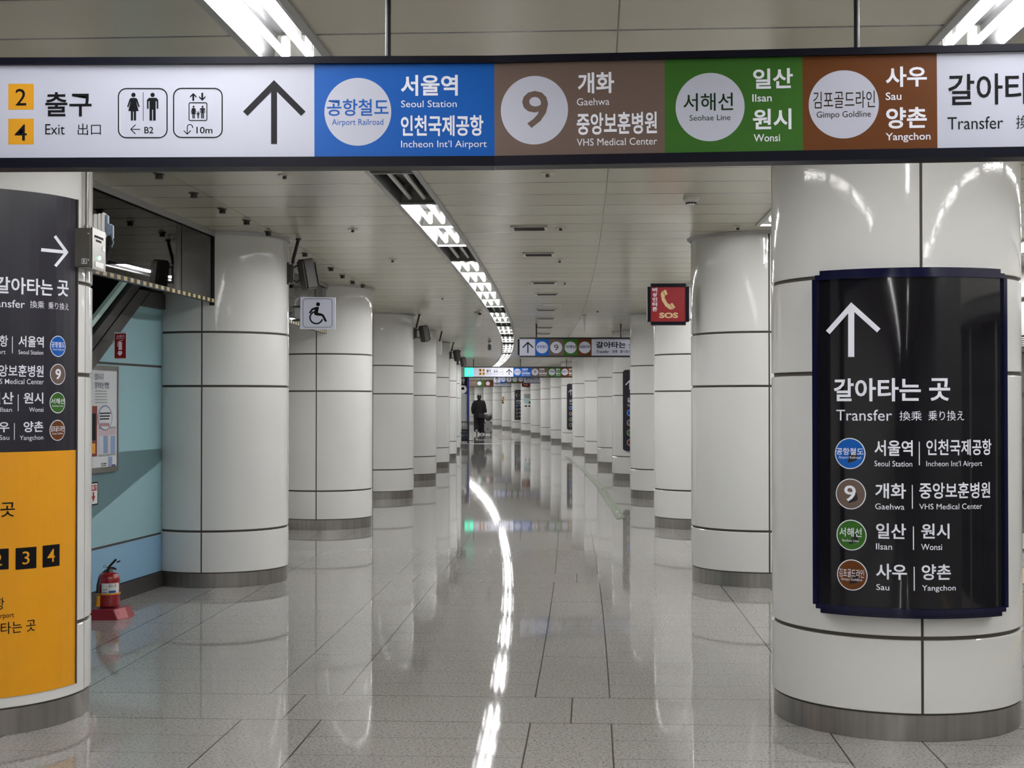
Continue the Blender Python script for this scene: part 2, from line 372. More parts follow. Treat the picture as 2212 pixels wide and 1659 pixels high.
class Lay:
    """collects flat shapes given in photo pixels and lays them on a surface of the place"""
    def __init__(s, surf, step=0.0004): s.s = surf; s.step = step; s.m = {}; s.g = 0
    def mb(s, key): return s.m.setdefault((key, s.g), MB())
    def new(s): s.g += 1; return s
    def text(s, key, txt, x0, x1, y0, y1, lay=2, bold=0.012, base=None):
        if base is None: base = any('a' <= ch.lower() <= 'z' for ch in txt)
        vs, fs = glyphs(txt, bold)
        xs = [v[0] for v in vs]; ys = [v[1] for v in vs]
        a0, _ = s.s.hit(x0, (y0 + y1) / 2); a1, _ = s.s.hit(x1, (y0 + y1) / 2)
        _, b1 = s.s.hit((x0 + x1) / 2, y0); _, b0 = s.s.hit((x0 + x1) / 2, y1)
        s.raw(key, txt, a0, a1, b0, b1, lay, bold, base)
    def raw(s, key, txt, a0, a1, b0, b1, lay=2, bold=0.012, base=False):
        s.new(); vs, fs = glyphs(txt, bold)
        xs = [v[0] for v in vs]; ys = [v[1] for v in vs]
        X0, X1, Y0, Y1 = min(xs), max(xs), (0.0 if base else min(ys)), max(ys)
        s.mb(key).add([s.s.P(a0 + (x - X0) / (X1 - X0) * (a1 - a0), b0 + (y - Y0) / (Y1 - Y0) * (b1 - b0), lay * s.step) for x, y in vs], fs)
    def poly(s, key, pts, lay=2):
        tri = [tuple(t) for t in tessellate_polygon([[Vector((x, -y, 0)) for x, y in pts]])]
        if s.s.ndiv > 1:
            bm = bmesh.new(); bv = [bm.verts.new((x, y, 0)) for x, y in pts]
            for t in tri: bm.faces.new([bv[i] for i in t])
            bmesh.ops.subdivide_edges(bm, edges=bm.edges[:], cuts=7, use_grid_fill=True); bmesh.ops.triangulate(bm, faces=bm.faces[:]); bm.verts.index_update()
            pts = [(v.co.x, v.co.y) for v in bm.verts]; tri = [tuple(v.index for v in f.verts) for f in bm.faces]; bm.free()
        s.mb(key).add([s.s.P(*s.s.hit(x, y), lay * s.step) for x, y in pts], tri)
    def rect(s, key, x0, x1, y0, y1, lay=2):
        ym = (y0 + y1) / 2; xm = (x0 + x1) / 2
        a0, _ = s.s.hit(x0, ym); a1, _ = s.s.hit(x1, ym); _, b1 = s.s.hit(xm, y0); _, b0 = s.s.hit(xm, y1)
        s.urect(key, a0, a1, b0, b1, lay)
    def urect(s, key, a0, a1, b0, b1, lay=2):
        n = s.s.ndiv; vs = []
        for i in range(n + 1):
            a = a0 + (a1 - a0) * i / n; vs += [s.s.P(a, b0, lay * s.step), s.s.P(a, b1, lay * s.step)]
        s.mb(key).add(vs, [(2 * i, 2 * i + 2, 2 * i + 3, 2 * i + 1) for i in range(n)])
    def circle(s, key, cx, cy, r, lay=2, n=40, ry=None):
        a, b = s.s.hit(cx, cy); a1, _ = s.s.hit(cx + r, cy); _, b1 = s.s.hit(cx, cy - (ry or r)); R = a1 - a; Rb = b1 - b
        s.mb(key).add([s.s.P(a + R * math.cos(2 * PI * i / n), b + Rb * math.sin(2 * PI * i / n), lay * s.step) for i in range(n)], [tuple(range(n))])
    def stroke(s, key, pts, w, lay=2, closed=False):
        if s.s.ndiv > 1:
            q = [pts[0]]
            for p in pts[1:]: q += [(q[-1][0] + (p[0] - q[-1][0]) * f / 10, q[-1][1] + (p[1] - q[-1][1]) * f / 10) for f in range(1, 10)] + [p] if len(pts) < 5 else [p]
            pts = q
        n = len(pts); L = []; Rr = []
        for i, (x, y) in enumerate(pts):
            a = pts[i - 1] if (i or closed) else pts[i]; b = pts[(i + 1) % n] if (i < n - 1 or closed) else pts[i]
            dx, dy = b[0] - a[0], b[1] - a[1]; l = math.hypot(dx, dy) or 1; nx, ny = -dy / l * w / 2, dx / l * w / 2
            L.append(s.s.P(*s.s.hit(x + nx, y + ny), lay * s.step)); Rr.append(s.s.P(*s.s.hit(x - nx, y - ny), lay * s.step))
        fs = [(i, i + 1, n + i + 1, n + i) for i in range(n - 1)]
        if closed: fs.append((n - 1, 0, n, 2 * n - 1))
        s.mb(key).add(L + Rr, fs)
    def rring(s, key, x0, x1, y0, y1, r, w, lay=2):
        pts = []
        for cx, cy, a in ((x1 - r, y0 + r, -90), (x1 - r, y1 - r, 0), (x0 + r, y1 - r, 90), (x0 + r, y0 + r, 180)):
            for k in range(7):
                q = math.radians(a + 15 * k); pts.append((cx + r * math.cos(q), cy + r * math.sin(q)))
        s.stroke(key, pts, w, lay, True)
    def arrow(s, key, tip, shaft_end, wl, wr, w, lay=2):
        s.stroke(key, [tip, shaft_end], w, lay); s.stroke(key, [wl, tip], w, lay); s.stroke(key, [wr, tip], w, lay)
        tx, ty = tip

def arrow_poly(tip, base, half, wing_l, wing_r, thick):
    """one outline of an up-pointing wayfinding arrow (pixels): tip, base y, shaft half width, wing tips' outer corners, wing thickness"""
    tx, ty = tip
    def off(wx, wy, sgn):
        dx, dy = tx - wx, ty - wy; l = math.hypot(dx, dy); nx, ny = (dy / l, -dx / l)
        if ny < 0: nx, ny = -nx, -ny
        return wx + nx * thick, wy + ny * thick, dx / l, dy / l
    lx, ly, ldx, ldy = off(*wing_l, -1); rx, ry, rdx, rdy = off(*wing_r, 1)
    kl = (tx - half - lx) / ldx; kr = (tx + half - rx) / rdx
    return [(tx, ty), wing_r, (rx, ry), (tx + half, ry + rdy * kr), (tx + half, base), (tx - half, base), (tx - half, ly + ldy * kl), (lx, ly), wing_l]

# ------------------------------------------------------------------ floor, ceiling, walls
def ribbon(name, m, cells, z, uvk=False):
    """cells: (t0, t1, s0, s1) laid along the curving corridor at height z"""
    vs = []; fs = []; uv = []
    for t0, t1, s0, s1 in cells:
        o = len(vs)
        for t, q in ((t0, s0), (t1, s0), (t1, s1), (t0, s1)):
            p = P(t, q); vs.append((p.x, p.y, z)); uv.append((t, KZ(q) * 4.75 if uvk else q))
        fs.append((o, o + 1, o + 2, o + 3))
    me = bpy.data.meshes.new(name); me.from_pydata(vs, [], fs); me.materials.append(m)
    l = me.uv_layers.new(name='UVMap')
    for i, lp in enumerate(me.loops): l.data[i].uv = uv[lp.vertex_index]
    o = bpy.data.objects.new(name, me); COL.objects.link(o)
    return o
SEG = 1.22; S0 = 8.857
def sb(n): return S0 + SEG * n
NMIN, NMAX = -30, 76
rows = [(sb(n + h / 2), sb(n + (h + 1) / 2)) for n in range(NMIN, NMAX) for h in (0, 1)]
struct(ribbon('floor', M_FLOOR, [(-9.0, 3.6, a, b) for a, b in rows], 0.0, True), 'polished speckled grey granite floor')

UNLIT = {-2, -1, 2, 8, 11, 14, 17, 22}
def near_column(n):
    a, b = sb(n) - 0.1, sb(n + 1) + 0.1
    return any(a < ZK(k) + 0.62 and b > ZK(k) - 0.62 for k in range(-8, 18))
MAIN_T, HALF = -2.385, 0.125
main_segs = list(range(-26, 70))
mid_segs = [n for n in range(-26, 30) if not near_column(n)]
plat_segs = list(range(-8, 8))
STRIPS = ((MAIN_T, set(main_segs)), (0.0, set(mid_segs)), (2.17, set(plat_segs)))
cells = []
edges = [-4.75, MAIN_T - HALF, MAIN_T + HALF, -HALF, HALF, 2.17 - HALF, 2.17 + HALF, 3.6]
for n in range(NMIN, NMAX):
    for h in (0, 1):
        a, b = sb(n + h / 2), sb(n + (h + 1) / 2)
        for i in range(7):
            t0, t1 = edges[i], edges[i + 1]
            if i in (1, 3, 5) and n in STRIPS[i // 2][1]: continue
            if i == 0 and b > 5.0 and a < 10.6: t0 = -4.13
            cells.append((t0, t1, a, b))
struct(ribbon('ceiling', M_CEIL, cells, CEIL), 'beige metal strip ceiling')

# white wall behind the row of columns, the platform wall, and the ends of the passage
def wall_strip(name, m, t, s0, s1, z0, z1, step=1.2, thick=0.08):
    n = max(1, int((s1 - s0) / step)); mb = MB(); vs = []
    for i in range(n + 1):
        q = s0 + (s1 - s0) * i / n
        a, b = P(t, q), P(t + thick, q)
        vs += [(a.x, a.y, z0), (b.x, b.y, z0), (b.x, b.y, z1), (a.x, a.y, z1)]
    fs = []
    for i in range(n):
        for j in range(4): fs.append((4 * i + j, 4 * i + (j + 1) % 4, 4 * i + 4 + (j + 1) % 4, 4 * i + 4 + j))
    fs += [(3, 2, 1, 0), (4 * n, 4 * n + 1, 4 * n + 2, 4 * n + 3)]
    return mb.add(vs, fs)
struct(wall_strip('w', None, -4.62, 11.7, 100, 0, CEIL).build('wall_left', M_GREYW), 'white wall behind the columns')
struct(wall_strip('w', None, -4.82, -27.0, 3.6, 0, CEIL).build('wall_left_near', M_GREYW), 'white wall beside the camera')
a, b = P(-4.8, sb(NMIN) + .1), P(3.6, sb(NMIN) + .1)
struct(MB().box(a.x, b.x, a.y - .1, a.y, 0, CEIL).build('wall_back', M_GREYW), 'white wall behind the camera')
a = P(-9, 99); b = P(3.6, 99)
struct(MB().box(a.x - 6, b.x + 6, a.y, a.y + .1, 0, CEIL).build('wall_far', M_GREYW), 'white far end wall')

# dark shaft of the stairs on the near left
sh = MB()
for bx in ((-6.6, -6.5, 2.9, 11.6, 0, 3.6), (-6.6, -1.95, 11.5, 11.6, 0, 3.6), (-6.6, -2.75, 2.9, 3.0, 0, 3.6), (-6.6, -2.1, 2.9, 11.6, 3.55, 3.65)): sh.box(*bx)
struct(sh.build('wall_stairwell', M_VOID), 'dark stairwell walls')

# blue panelled side of the stairs: a slanting wall plane measured on the floor
b0, b1 = at_height(198, 1314, 0), at_height(384, 1251, 0)
WV = (b1 - b0).normalized()
BW = Plane(b0, WV, (0, 0, 1))
if BW.n.y > 0 or BW.n.x < 0: pass
def slab(pts, th, mb=None, off=0.0):             # a prism from pixel outline on the blue wall, growing towards the viewer by th
    mb = mb or MB(); ab = [BW.hit(*p) if isinstance(p, tuple) else p for p in pts]; n = len(ab)
    fr = [BW.P(a, b, off + th) for a, b in ab]; bk = [BW.P(a, b, off) for a, b in ab]
    tri = tessellate_polygon([[Vector((a, b, 0)) for a, b in ab]])
    mb.add(fr + bk, [tuple(t) for t in tri] + [tuple(n + i for i in t)[::-1] for t in tri] + [(i, (i + 1) % n, n + (i + 1) % n, n + i) for i in range(n)])
    return mb
class UV:                                        # marks a point already given in wall coordinates
    pass
def wl(a, b): return [a, b]
A0 = -3.2; A1 = BW.hit(376, 900)[0]
jz = [BW.hit(300, y)[1] for y in (790, 974, 1160)]
jzn = [BW.hit(203, 783.5)[1], BW.hit(253, 980)[1], BW.hit(198, 1190)[1]]
JH = [BW.hit(203, 783.5)[1], BW.hit(300, 974.5)[1], BW.hit(250, 1173)[1]]     # joint heights
ztop = BW.hit(335, 668)[1]; zb = 0.115
d_in0 = BW.hit(287.8, 659); d_in1 = BW.hit(203, 772)
sl = (d_in0[1] - d_in1[1]) / (d_in0[0] - d_in1[0])
def diag(z, d=0.0): return d_in0[0] + (z - d_in0[1]) / sl + d
def at_a(a, d=0.0): return d_in0[1] + (a - d_in0[0] - d) * sl
g = 0.008
wallp = MB(); wallq = MB()
slab([wl(A1, JH[0] + g), wl(A1, ztop), wl(diag(ztop), ztop), wl(diag(JH[0] + g), JH[0] + g)], 0.03, wallp)
aL = diag(JH[0] - g); 
slab([wl(A0, JH[1] + g), wl(A1, JH[1] + g), wl(A1, JH[0] - g), wl(aL, JH[0] - g), wl(A0, at_a(A0))], 0.03, wallp)
slab([wl(A0, JH[2] + g), wl(A1, JH[2] + g), wl(A1, JH[1] - g), wl(A0, JH[1] - g)], 0.03, wallp)
slab([wl(A0, zb), wl(A1, zb), wl(A1, JH[2] - g), wl(A0, JH[2] - g)], 0.03, wallq)
wb = struct(wallp.build('wall_blue', M_TEAL), 'pale teal wall panels beside the stairs')
struct(wallq.build('wall_blue_lower', M_TEAL2, wb), 'bluer bottom row of wall panels')
back = slab([wl(A0, 0), wl(A1 + .1, 0), wl(A1 + .1, ztop + .02), wl(diag(ztop), ztop + .02), wl(A0, at_a(A0))], 0.02)
struct(back.build('wall_backing', M_JOINT, wb))
struct(slab([wl(A0, 0), wl(A1 + .08, 0), wl(A1 + .08, zb - .008), wl(A0, zb - .008)], 0.045).build('baseboard_left', M_DKSTEEL), 'dark steel skirting under the blue wall')
# steel corner post, header beam and the sloping stringer with its rail
post = MB()
pw = BW.hit(389, 900)[0] - BW.hit(377, 900)[0]
slab([wl(A1, 0.0), wl(A1 + pw, 0.0), wl(A1 + pw, 2.05), wl(A1, 2.05)], 0.05, post)
for z in JH: slab([wl(A1 - .02, z - .018), wl(A1 + pw, z - .018), wl(A1 + pw, z + .018), wl(A1 - .02, z + .018)], 0.062, post)
struct(post.build('trim_1', M_DKSTEEL), 'dark steel corner post beside the blue wall')
hb = MB(); zh = BW.hit(284, 625)[1]
slab([wl(diag(ztop), ztop), wl(A1, ztop), wl(A1, zh), wl(diag(zh, .0) , zh)], 0.06, hb)
slab([wl(diag(zh) + .01, zh + .012), wl(A1 + pw, zh + .012), wl(A1 + pw, zh + .16), wl(diag(zh + .16, 0), zh + .16)], 0.045, hb)
struct(hb.build('trim_2', M_DKSTEEL), 'dark steel header above the blue wall')
sg = MB(); d1 = BW.hit(204, 732)[1] - BW.hit(203, 772)[1]; dd = -d1 / sl
zt2 = zh + .16
slab([wl(A0, at_a(A0)), wl(diag(ztop), ztop), wl(diag(zh), zh), wl(diag(zh, dd * .98), zh), wl(A0, at_a(A0, dd * .98))], 0.055, sg)
slab([wl(A0, at_a(A0, dd * 1.04)), wl(diag(zt2, dd * 1.04), zt2), wl(diag(zt2, dd * 1.75), zt2), wl(A0, at_a(A0, dd * 1.75))], 0.05, sg)
struct(sg.build('trim_3', M_DKSTEEL), 'sloping dark steel stringer of the stairs')
rl = MB(); slab([wl(A0, at_a(A0, dd * 2.02)), wl(diag(zt2, dd * 2.02), zt2), wl(diag(zt2, dd * 2.38), zt2), wl(A0, at_a(A0, dd * 2.38))], 0.03, rl)
struct(rl.build('trim_4', mat('handrail_glass_glow', (0.40, 0.56, 0.52, 1), 0.1, emit=0.12)), 'pale green glass edge of the stair balustrade, given a faint added glow')  # faint glow put into the glass colour, no lamp behind it

# platform wall with screen doors on the far right
PT = 2.66
struct(wall_strip('w', None, PT + .05, -27, 40, 0, CEIL, thick=0.1).build('wall_right', mat('platform_grey', (0.30, 0.30, 0.29, 1), 0.4)), 'grey platform wall')
def pwall(z0, z1, th): return wall_strip('w', None, PT + .05 - th, 3, 16, z0, z1, step=1.0, thick=th)
struct(pwall(2.30, 2.36, .10).build('trim_5', M_WPL), 'white rail above the screen doors')
struct(pwall(1.96, 2.26, .06).build('trim_6', mat('cream_fascia', (0.68, 0.68, 0.63, 1), 0.3)), 'cream fascia above the screen doors')
gr = MB()
for i in range(5):
    q = pwall(1.86 + i * .018, 1.868 + i * .018, .05); gr.add(q.v, q.f)
struct(gr.build('trim_7', M_WPL), 'louvred vent strip above the screen doors')
struct(pwall(1.80, 1.835, .14).build('trim_8', M_DKSTEEL), 'dark door header')
struct(pwall(0.02, 0.16, .05).build('trim_9', mat('cream_fascia', (0.68, 0.68, 0.63, 1), 0.3)), 'cream plinth below the screen doors')
for i in range(9):
    q = 3.4 + i * 1.45
    for j in (0, 1):
        c = P(PT, q + j * .73)
        d = MB(); M = Matrix.Translation(c) @ Matrix.Rotation(head(q), 4, 'Z')
        d.box(-.02, .03, -.34, .34, .18, 1.79, M)
        o = struct(d.build('door_%d' % (2 * i + j + 1), mat('door_glass', (0.10, 0.105, 0.105, 1), 0.08)))
        f = MB()
        for z in (.55, 1.02, 1.42): f.box(-.03, .0, -.34, .34, z, z + .02, M)
        struct(f.build('door_rail', M_BLACK, o))
    p = MB(); p.box(-.06, .04, .32, .41, .0, 1.80, Matrix.Translation(P(PT, q)) @ Matrix.Rotation(head(q), 4, 'Z'))
    struct(p.build('trim_%d' % (20 + i), mat('cream_fascia', (0.68, 0.68, 0.63, 1), 0.3)), 'cream pillar between screen doors')
tp = ribbon('tactile_paving', mat('tactile_yellow', (0.55, 0.43, 0.20, 1), 0.6, bump=1.0, bscale=40), [(1.92, 2.22, sb(n), sb(n + 1)) for n in range(-6, 10)], 0.004)
struct(tp, 'yellow tactile paving along the platform'); tp.name = 'floor_tactile'
gl = ribbon('floor_line_green', mat('line_green', (0.10, 0.22, 0.16, 1), 0.3), [(1.78, 1.89, sb(n), sb(n + 1)) for n in range(-6, 10)], 0.003)
struct(gl, 'green line on the platform floor')

# ------------------------------------------------------------------ columns
def column_meshes():
    rows_z = [(0.112, 0.402), (0.418, 1.460), (1.476, 1.855), (1.870, CEIL)]
    cl = MB(); gap = 0.0058 / CR
    for z0, z1 in rows_z:
        for q in range(4):
            a0, a1 = q * PI / 2 + gap, (q + 1) * PI / 2 - gap
            cl.lathe([(CR - .014, z0), (CR - .003, z0), (CR, z0 + .003), (CR, z1 - .003), (CR - .003, z1), (CR - .014, z1)], 26, a0=a0, a1=a1)
            for a in (a0, a1):
                p = [Vector((r * math.sin(a), -r * math.cos(a), z)) for r, z in ((CR - .014, z0), (CR, z0), (CR, z1), (CR - .014, z1))]
                cl.add(p, [(0, 1, 2, 3)])
    core = MB().lathe([(CR - .012, 0.10), (CR - .012, CEIL)], 96)
    base = MB().lathe([(CR - .014, 0.0), (CR - .008, .001), (CR - .008, .104), (CR - .02, .105)], 96)
    ring = MB().lathe([(CR + .004, CEIL - .001), (CR + .006, CEIL - .022), (CR + .012, CEIL - .022), (CR + .03, CEIL - .004), (CR + .03, CEIL)], 96)
    return (cl.mesh('cladding', M_WHITE, 35), core.mesh('joint_core', M_JOINT, 60), base.mesh('base_ring', M_STEEL, 35), ring.mesh('ceiling_ring', M_FLANGE, 35))
cm = column_meshes()
def column(k, side, label):
    z = ZK(k)
    x, y = (RX(z), z) if side > 0 else (RX(z) + LROW, z)
    if side < 0 and k == 0: x += LSHIFT
    t = thing('round_column', label, 'column', (x, y, 0), head(z), 'white clad columns of the ' + ('right' if side > 0 else 'left') + ' row')
    for nm, me in zip(('cladding', 'joint_core', 'base_ring', 'ceiling_ring'), cm):
        o = bpy.data.objects.new(nm, me); COL.objects.link(o); o.parent = t
    return t
LC = {0: 'round white column wrapped with the black and yellow wayfinding sheet', 1: 'round white column at the end of the blue wall, carrying the wheelchair sign',
      2: 'round white column standing just behind the wheelchair sign', 3: 'round white column with the second hanging speaker, fourth of its row',
      4: 'round white column with a small white box up high, fifth of its row', 5: 'round white column carrying the third speaker, sixth of its row',
      6: 'round white column with the smallest far speaker, seventh of its row', 7: 'narrow visible strip of white column just before the stacked crates'}
RC = {0: 'large round white column carrying the big black transfer sign', 1: 'round white column beside the red emergency phone sign, second of its row',
      2: 'round white column partly behind the red emergency phone sign, third of its row', 3: 'round white column hiding the end of the hanging transfer sign, fourth of its row',
      4: 'round white column with a black transfer sign half hidden, fifth of its row'}
for k in range(0, 9):
    column(k, -1, LC.get(k, 'round white column hidden behind the last visible one of its row'))
for k in range(0, 21):
    column(k, 1, RC.get(k, 'round white column, %s from the camera in the long curving row' % ORD[k + 1]) if k not in (8, 12, 13, 14) else
           {8: 'ninth white column of the curving row, with a narrow black sign', 12: 'thirteenth white column of the curving row, with a pale blue poster',
            13: 'fourteenth white column of the curving row, with a left-arrow black sign', 14: 'fifteenth white column of the curving row, with a small red and yellow notice'}[k])

# ------------------------------------------------------------------ ceiling lamps
def lamp_meshes():
    L = SEG / 2 - .004; h = .11; q = HALF - .012; qt = .085
    house = MB()                                   # white end plates and outer box
    for e in (-1, 1):
        y0 = e * L; y1 = e * (L - .035)
        house.add([(-q, y0, 0), (q, y0, 0), (qt, y1, h), (-qt, y1, h)], [(0, 1, 2, 3)])
    house.box(-qt - .005, qt + .005, -L, L, h, h + .012)
    refl = MB()
    refl.add([(-q, -L, 0), (-q, L, 0), (-qt, L, h), (-qt, -L, h)], [(0, 1, 2, 3)])
    refl.add([(q, -L, 0), (q, L, 0), (qt, L, h), (qt, -L, h)], [(0, 1, 2, 3)])
    refl.add([(-qt, -L, h - .001), (qt, -L, h - .001), (qt, L, h - .001), (-qt, L, h - .001)], [(0, 1, 2, 3)])
    fl = MB(); fz = -.012
    for x0, x1 in ((-HALF - .018, -q), (q, HALF + .018)): fl.box(x0, x1, -SEG / 2, SEG / 2, fz, .002)
    for e in (-1, 1): fl.box(-q, q, e * SEG / 2 - .008, e * SEG / 2 + .008, fz, .002)
    for e in (-1, 1):
        for y in (-.5, -.17, .17, .5): fl.lathe([(.004, -.0135), (.0, -.0136)], 6, (e * (HALF + .003), y, 0))
    bal = MB().rbox(-.018, .018, -.50, .50, h - .045, h - .004, .006, 2)
    sock = house
    for x in (-.044, .044):
        for e in (-1, 1): sock.rbox(x - .017, x + .017, e * .515 - .012, e * .515 + .012, .006, .095, .006, 2)
    def tube(x): return MB().tube([(x, -.515, .020), (x, .515, .020)], .0135, 12)
    return house.mesh('housing', M_LWHITE), refl.mesh('reflector', M_REFL), fl.mesh('flange', M_FLANGE), bal.mesh('ballast_cover', M_FLANGE, 40), [tube(-.044), tube(.044)]
lm = lamp_meshes()
tubes_lit = [q.mesh('tube', M_TUBE, 40) for q in lm[4]]; tubes_off = [q.mesh('tube', M_TUBE0, 40) for q in lm[4]]
M_OFFREF = mat('lamp_reflector_unlit', (0.80, 0.80, 0.80, 1), 0.22, 0.75)
def lamp(t, n, lit, label, group):
    s = sb(n + .5); p = P(t, s)
    o = thing('ceiling_light', label, 'ceiling light', (p.x, p.y, CEIL), head(s), group)
    for nm, me in (('housing', lm[0]), ('reflector', lm[1]), ('flange', lm[2]), ('ballast_cover', lm[3])):
        c = bpy.data.objects.new(nm, me); COL.objects.link(c); c.parent = o
    for me in (tubes_lit if lit else tubes_off):
        c = bpy.data.objects.new('tube', me); COL.objects.link(c); c.parent = o
    return o
num_l = 0
for n in main_segs:
    lit = n not in UNLIT
    if n < -4: lab = 'lit ceiling light overhead behind the camera, in the long curved strip'; gp = 'lights of the strip behind the camera'
    elif n == -4: lab = 'big lit twin-tube ceiling light above the white part of the overhead sign'; gp = 'ceiling lights of the long curved strip'
    elif n in (-3, -2): lab = 'lit ceiling light hidden by the big overhead sign'; gp = 'ceiling lights hidden by the overhead sign'
    else:
        num_l += 1; gp = 'ceiling lights of the long curved strip'
        lab = ('lit' if lit else 'unlit dark') + ' twin-tube ceiling light, %s of the curved strip beyond the overhead sign' % (ORD[num_l] if num_l < len(ORD) else 'one of the last')
        if num_l >= len(ORD): gp = 'last lights of the curved strip, hidden by far signs'
    lamp(MAIN_T, n, lit, lab, gp)
first = True
for n in mid_segs:
    lab = 'ceiling light in the short runs between the columns on the platform side'; gp = 'lights between the platform-side columns'
    if sb(n + 1) < 5.4 and sb(n + 1) > 3.4: lab = 'twin-tube ceiling light at the photo corner above the word Transfer'
    if 9.0 < sb(n + 1) < 10.5: lab = 'ceiling light ending above the column beside the emergency phone sign'
    lamp(0.0, n, True, lab, gp)
for n in plat_segs: lamp(2.17, n, True, 'ceiling light over the platform beyond the big right column', 'platform ceiling lights')

# ------------------------------------------------------------------ the big overhead sign (two boxes meeting at a slight angle)
DK = 4.0
hx = at_depth(1068, 240, DK)
roll = 0.0040
big = thing('overhead_sign', 'huge backlit overhead direction sign across the top, exit and transfer lines', 'sign', (hx.x, hx.y, hx.z), 0, 'overhead direction signs')
def local(mb): 
    mb.v = [(x - hx.x, y - hx.y, z - hx.z) for x, y, z in mb.v]; return mb
def put(lay, key, name, m, parent, base, label=None):
    r = None
    for k in [k for k in lay.m if k[0] == key]:
        mb = lay.m[k]; mb.v = [tuple(Vector(v) - base) for v in mb.v]
        r = mb.build(name, m, parent, label=label)
    return r
PLL = Plane(hx, (1, 0, roll), (-roll, 0, 1)); PRR = Plane(hx, (1, -.074, roll + .001), (-roll, 0, 1))
LB = Vector(hx)
def sign_body(pl, a0, a1, zt, zb_, fr_t, fr_b, depth=.062):
    f = MB()
    def bar(b0, b1, o0, o1):
        vs = [pl.P(a, b, o) - LB for o in (o0, o1) for b in (b0, b1) for a in (a0, a1)]
        f.add(vs, [(0, 1, 3, 2), (4, 6, 7, 5), (0, 4, 5, 1), (2, 3, 7, 6), (0, 2, 6, 4), (1, 5, 7, 3)])
    bar(fr_b, fr_t, -depth, -.004)
    bar(zt, fr_t, -.004, .014); bar(fr_b, zb_, -.004, .014)
    return f
_, zt = PLL.hit(1068, 137.5); _, zbt = PLL.hit(1068, 338.5); _, frt = PLL.hit(1068, 122.5); _, frb = PLL.hit(1068, 360)
aL0 = PLL.hit(-170, 240)[0]; aR1 = PRR.hit(2440, 240)[0]
sign_body(PLL, aL0, .0, zt, zbt, frt, frb).build('frame', M_NAVY, big)
sign_body(PRR, .0, aR1, zt, zbt, frt, frb).build('frame', M_NAVY, big)
def hanger(px, pl, name='hanger_rod', parent=big, base=LB, r=.0078, top=frt):
    a, _ = pl.hit(px, 110); p = pl.P(a, top, -.05)
    MB().tube([p - base, Vector((p.x, p.y, CEIL)) - base], r, 12).tube([Vector((p.x, p.y, CEIL - .012)) - base, Vector((p.x, p.y, CEIL)) - base], r * 2.6, 12).build(name, M_BLACK, parent, 40)
hanger(835, PLL); hanger(1857, PRR)
LL = Lay(PLL); LR = Lay(PRR)
def panel(lay, key, x0, x1, pl): lay.urect(key, pl.hit(x0, 240)[0], pl.hit(x1, 240)[0], zbt, zt, 0)
panel(LL, 'pw', -160, 679, PLL); panel(LL, 'pb', 679, 1068, PLL)
panel(LR, 'p9', 1068, 1436, PRR); panel(LR, 'pg', 1436, 1734, PRR); panel(LR, 'po', 1734, 2024.5, PRR); panel(LR, 'pt', 2024.5, 2430, PRR)
pw_ = put(LL, 'pw', 'face_panel', M_FACE, big, LB, 'white backlit panel with exit information')
pb_ = put(LL, 'pb', 'face_panel', M_BLUE, big, LB, 'blue backlit panel for the airport railway')
p9_ = put(LR, 'p9', 'face_panel', M_BRN9, big, LB, 'taupe backlit panel for line nine')
pg_ = put(LR, 'pg', 'face_panel', M_GRN, big, LB, 'green backlit panel')
po_ = put(LR, 'po', 'face_panel', M_GOLD, big, LB, 'brown backlit panel')
pt_ = put(LR, 'pt', 'face_panel', M_FACE, big, LB, 'white backlit panel with the word Transfer')
# white exit panel
LL.new().rect('yel', 18, 73, 181, 237, 1); LL.new().rect('yel', 18, 73, 256.5, 312, 1)
LL.text('ink', '2', 33.5, 57, 192, 228, 2, .004, False); LL.text('ink', '4', 32, 58, 269, 304, 2, .004, False)
LL.text('ink', '출구', 98, 198, 199, 252, 2, .016); LL.text('ink', 'Exit', 98, 140, 268, 290.5, 2, .0); LL.text('ink', '出口', 168, 218, 267, 292, 2, 0, False)
LL.new().rring('pic', 256, 361, 191.5, 297.5, 17, 2.6); LL.new().rring('pic', 375, 480, 191, 297, 17, 2.6)
def woman(L, k, cx, y0, h):
    L.new()
    u = h / 56.0
    L.circle(k, cx, y0 + 4.6 * u, 4.6 * u)
    L.poly(k, [(cx - 5 * u, y0 + 11 * u), (cx + 5 * u, y0 + 11 * u), (cx + 8 * u, y0 + 13 * u), (cx + 13.5 * u, y0 + 29.5 * u), (cx + 10.8 * u, y0 + 31 * u), (cx + 6 * u, y0 + 18 * u), (cx + 11 * u, y0 + 39 * u), (cx + 5.6 * u, y0 + 39 * u), (cx + 5.6 * u, y0 + 59 * u), (cx + .8 * u, y0 + 59 * u), (cx + .8 * u, y0 + 40 * u),
               (cx - .8 * u, y0 + 40 * u), (cx - .8 * u, y0 + 59 * u), (cx - 5.6 * u, y0 + 59 * u), (cx - 5.6 * u, y0 + 39 * u), (cx - 11 * u, y0 + 39 * u), (cx - 6 * u, y0 + 18 * u), (cx - 10.8 * u, y0 + 31 * u), (cx - 13.5 * u, y0 + 29.5 * u), (cx - 8 * u, y0 + 13 * u)])
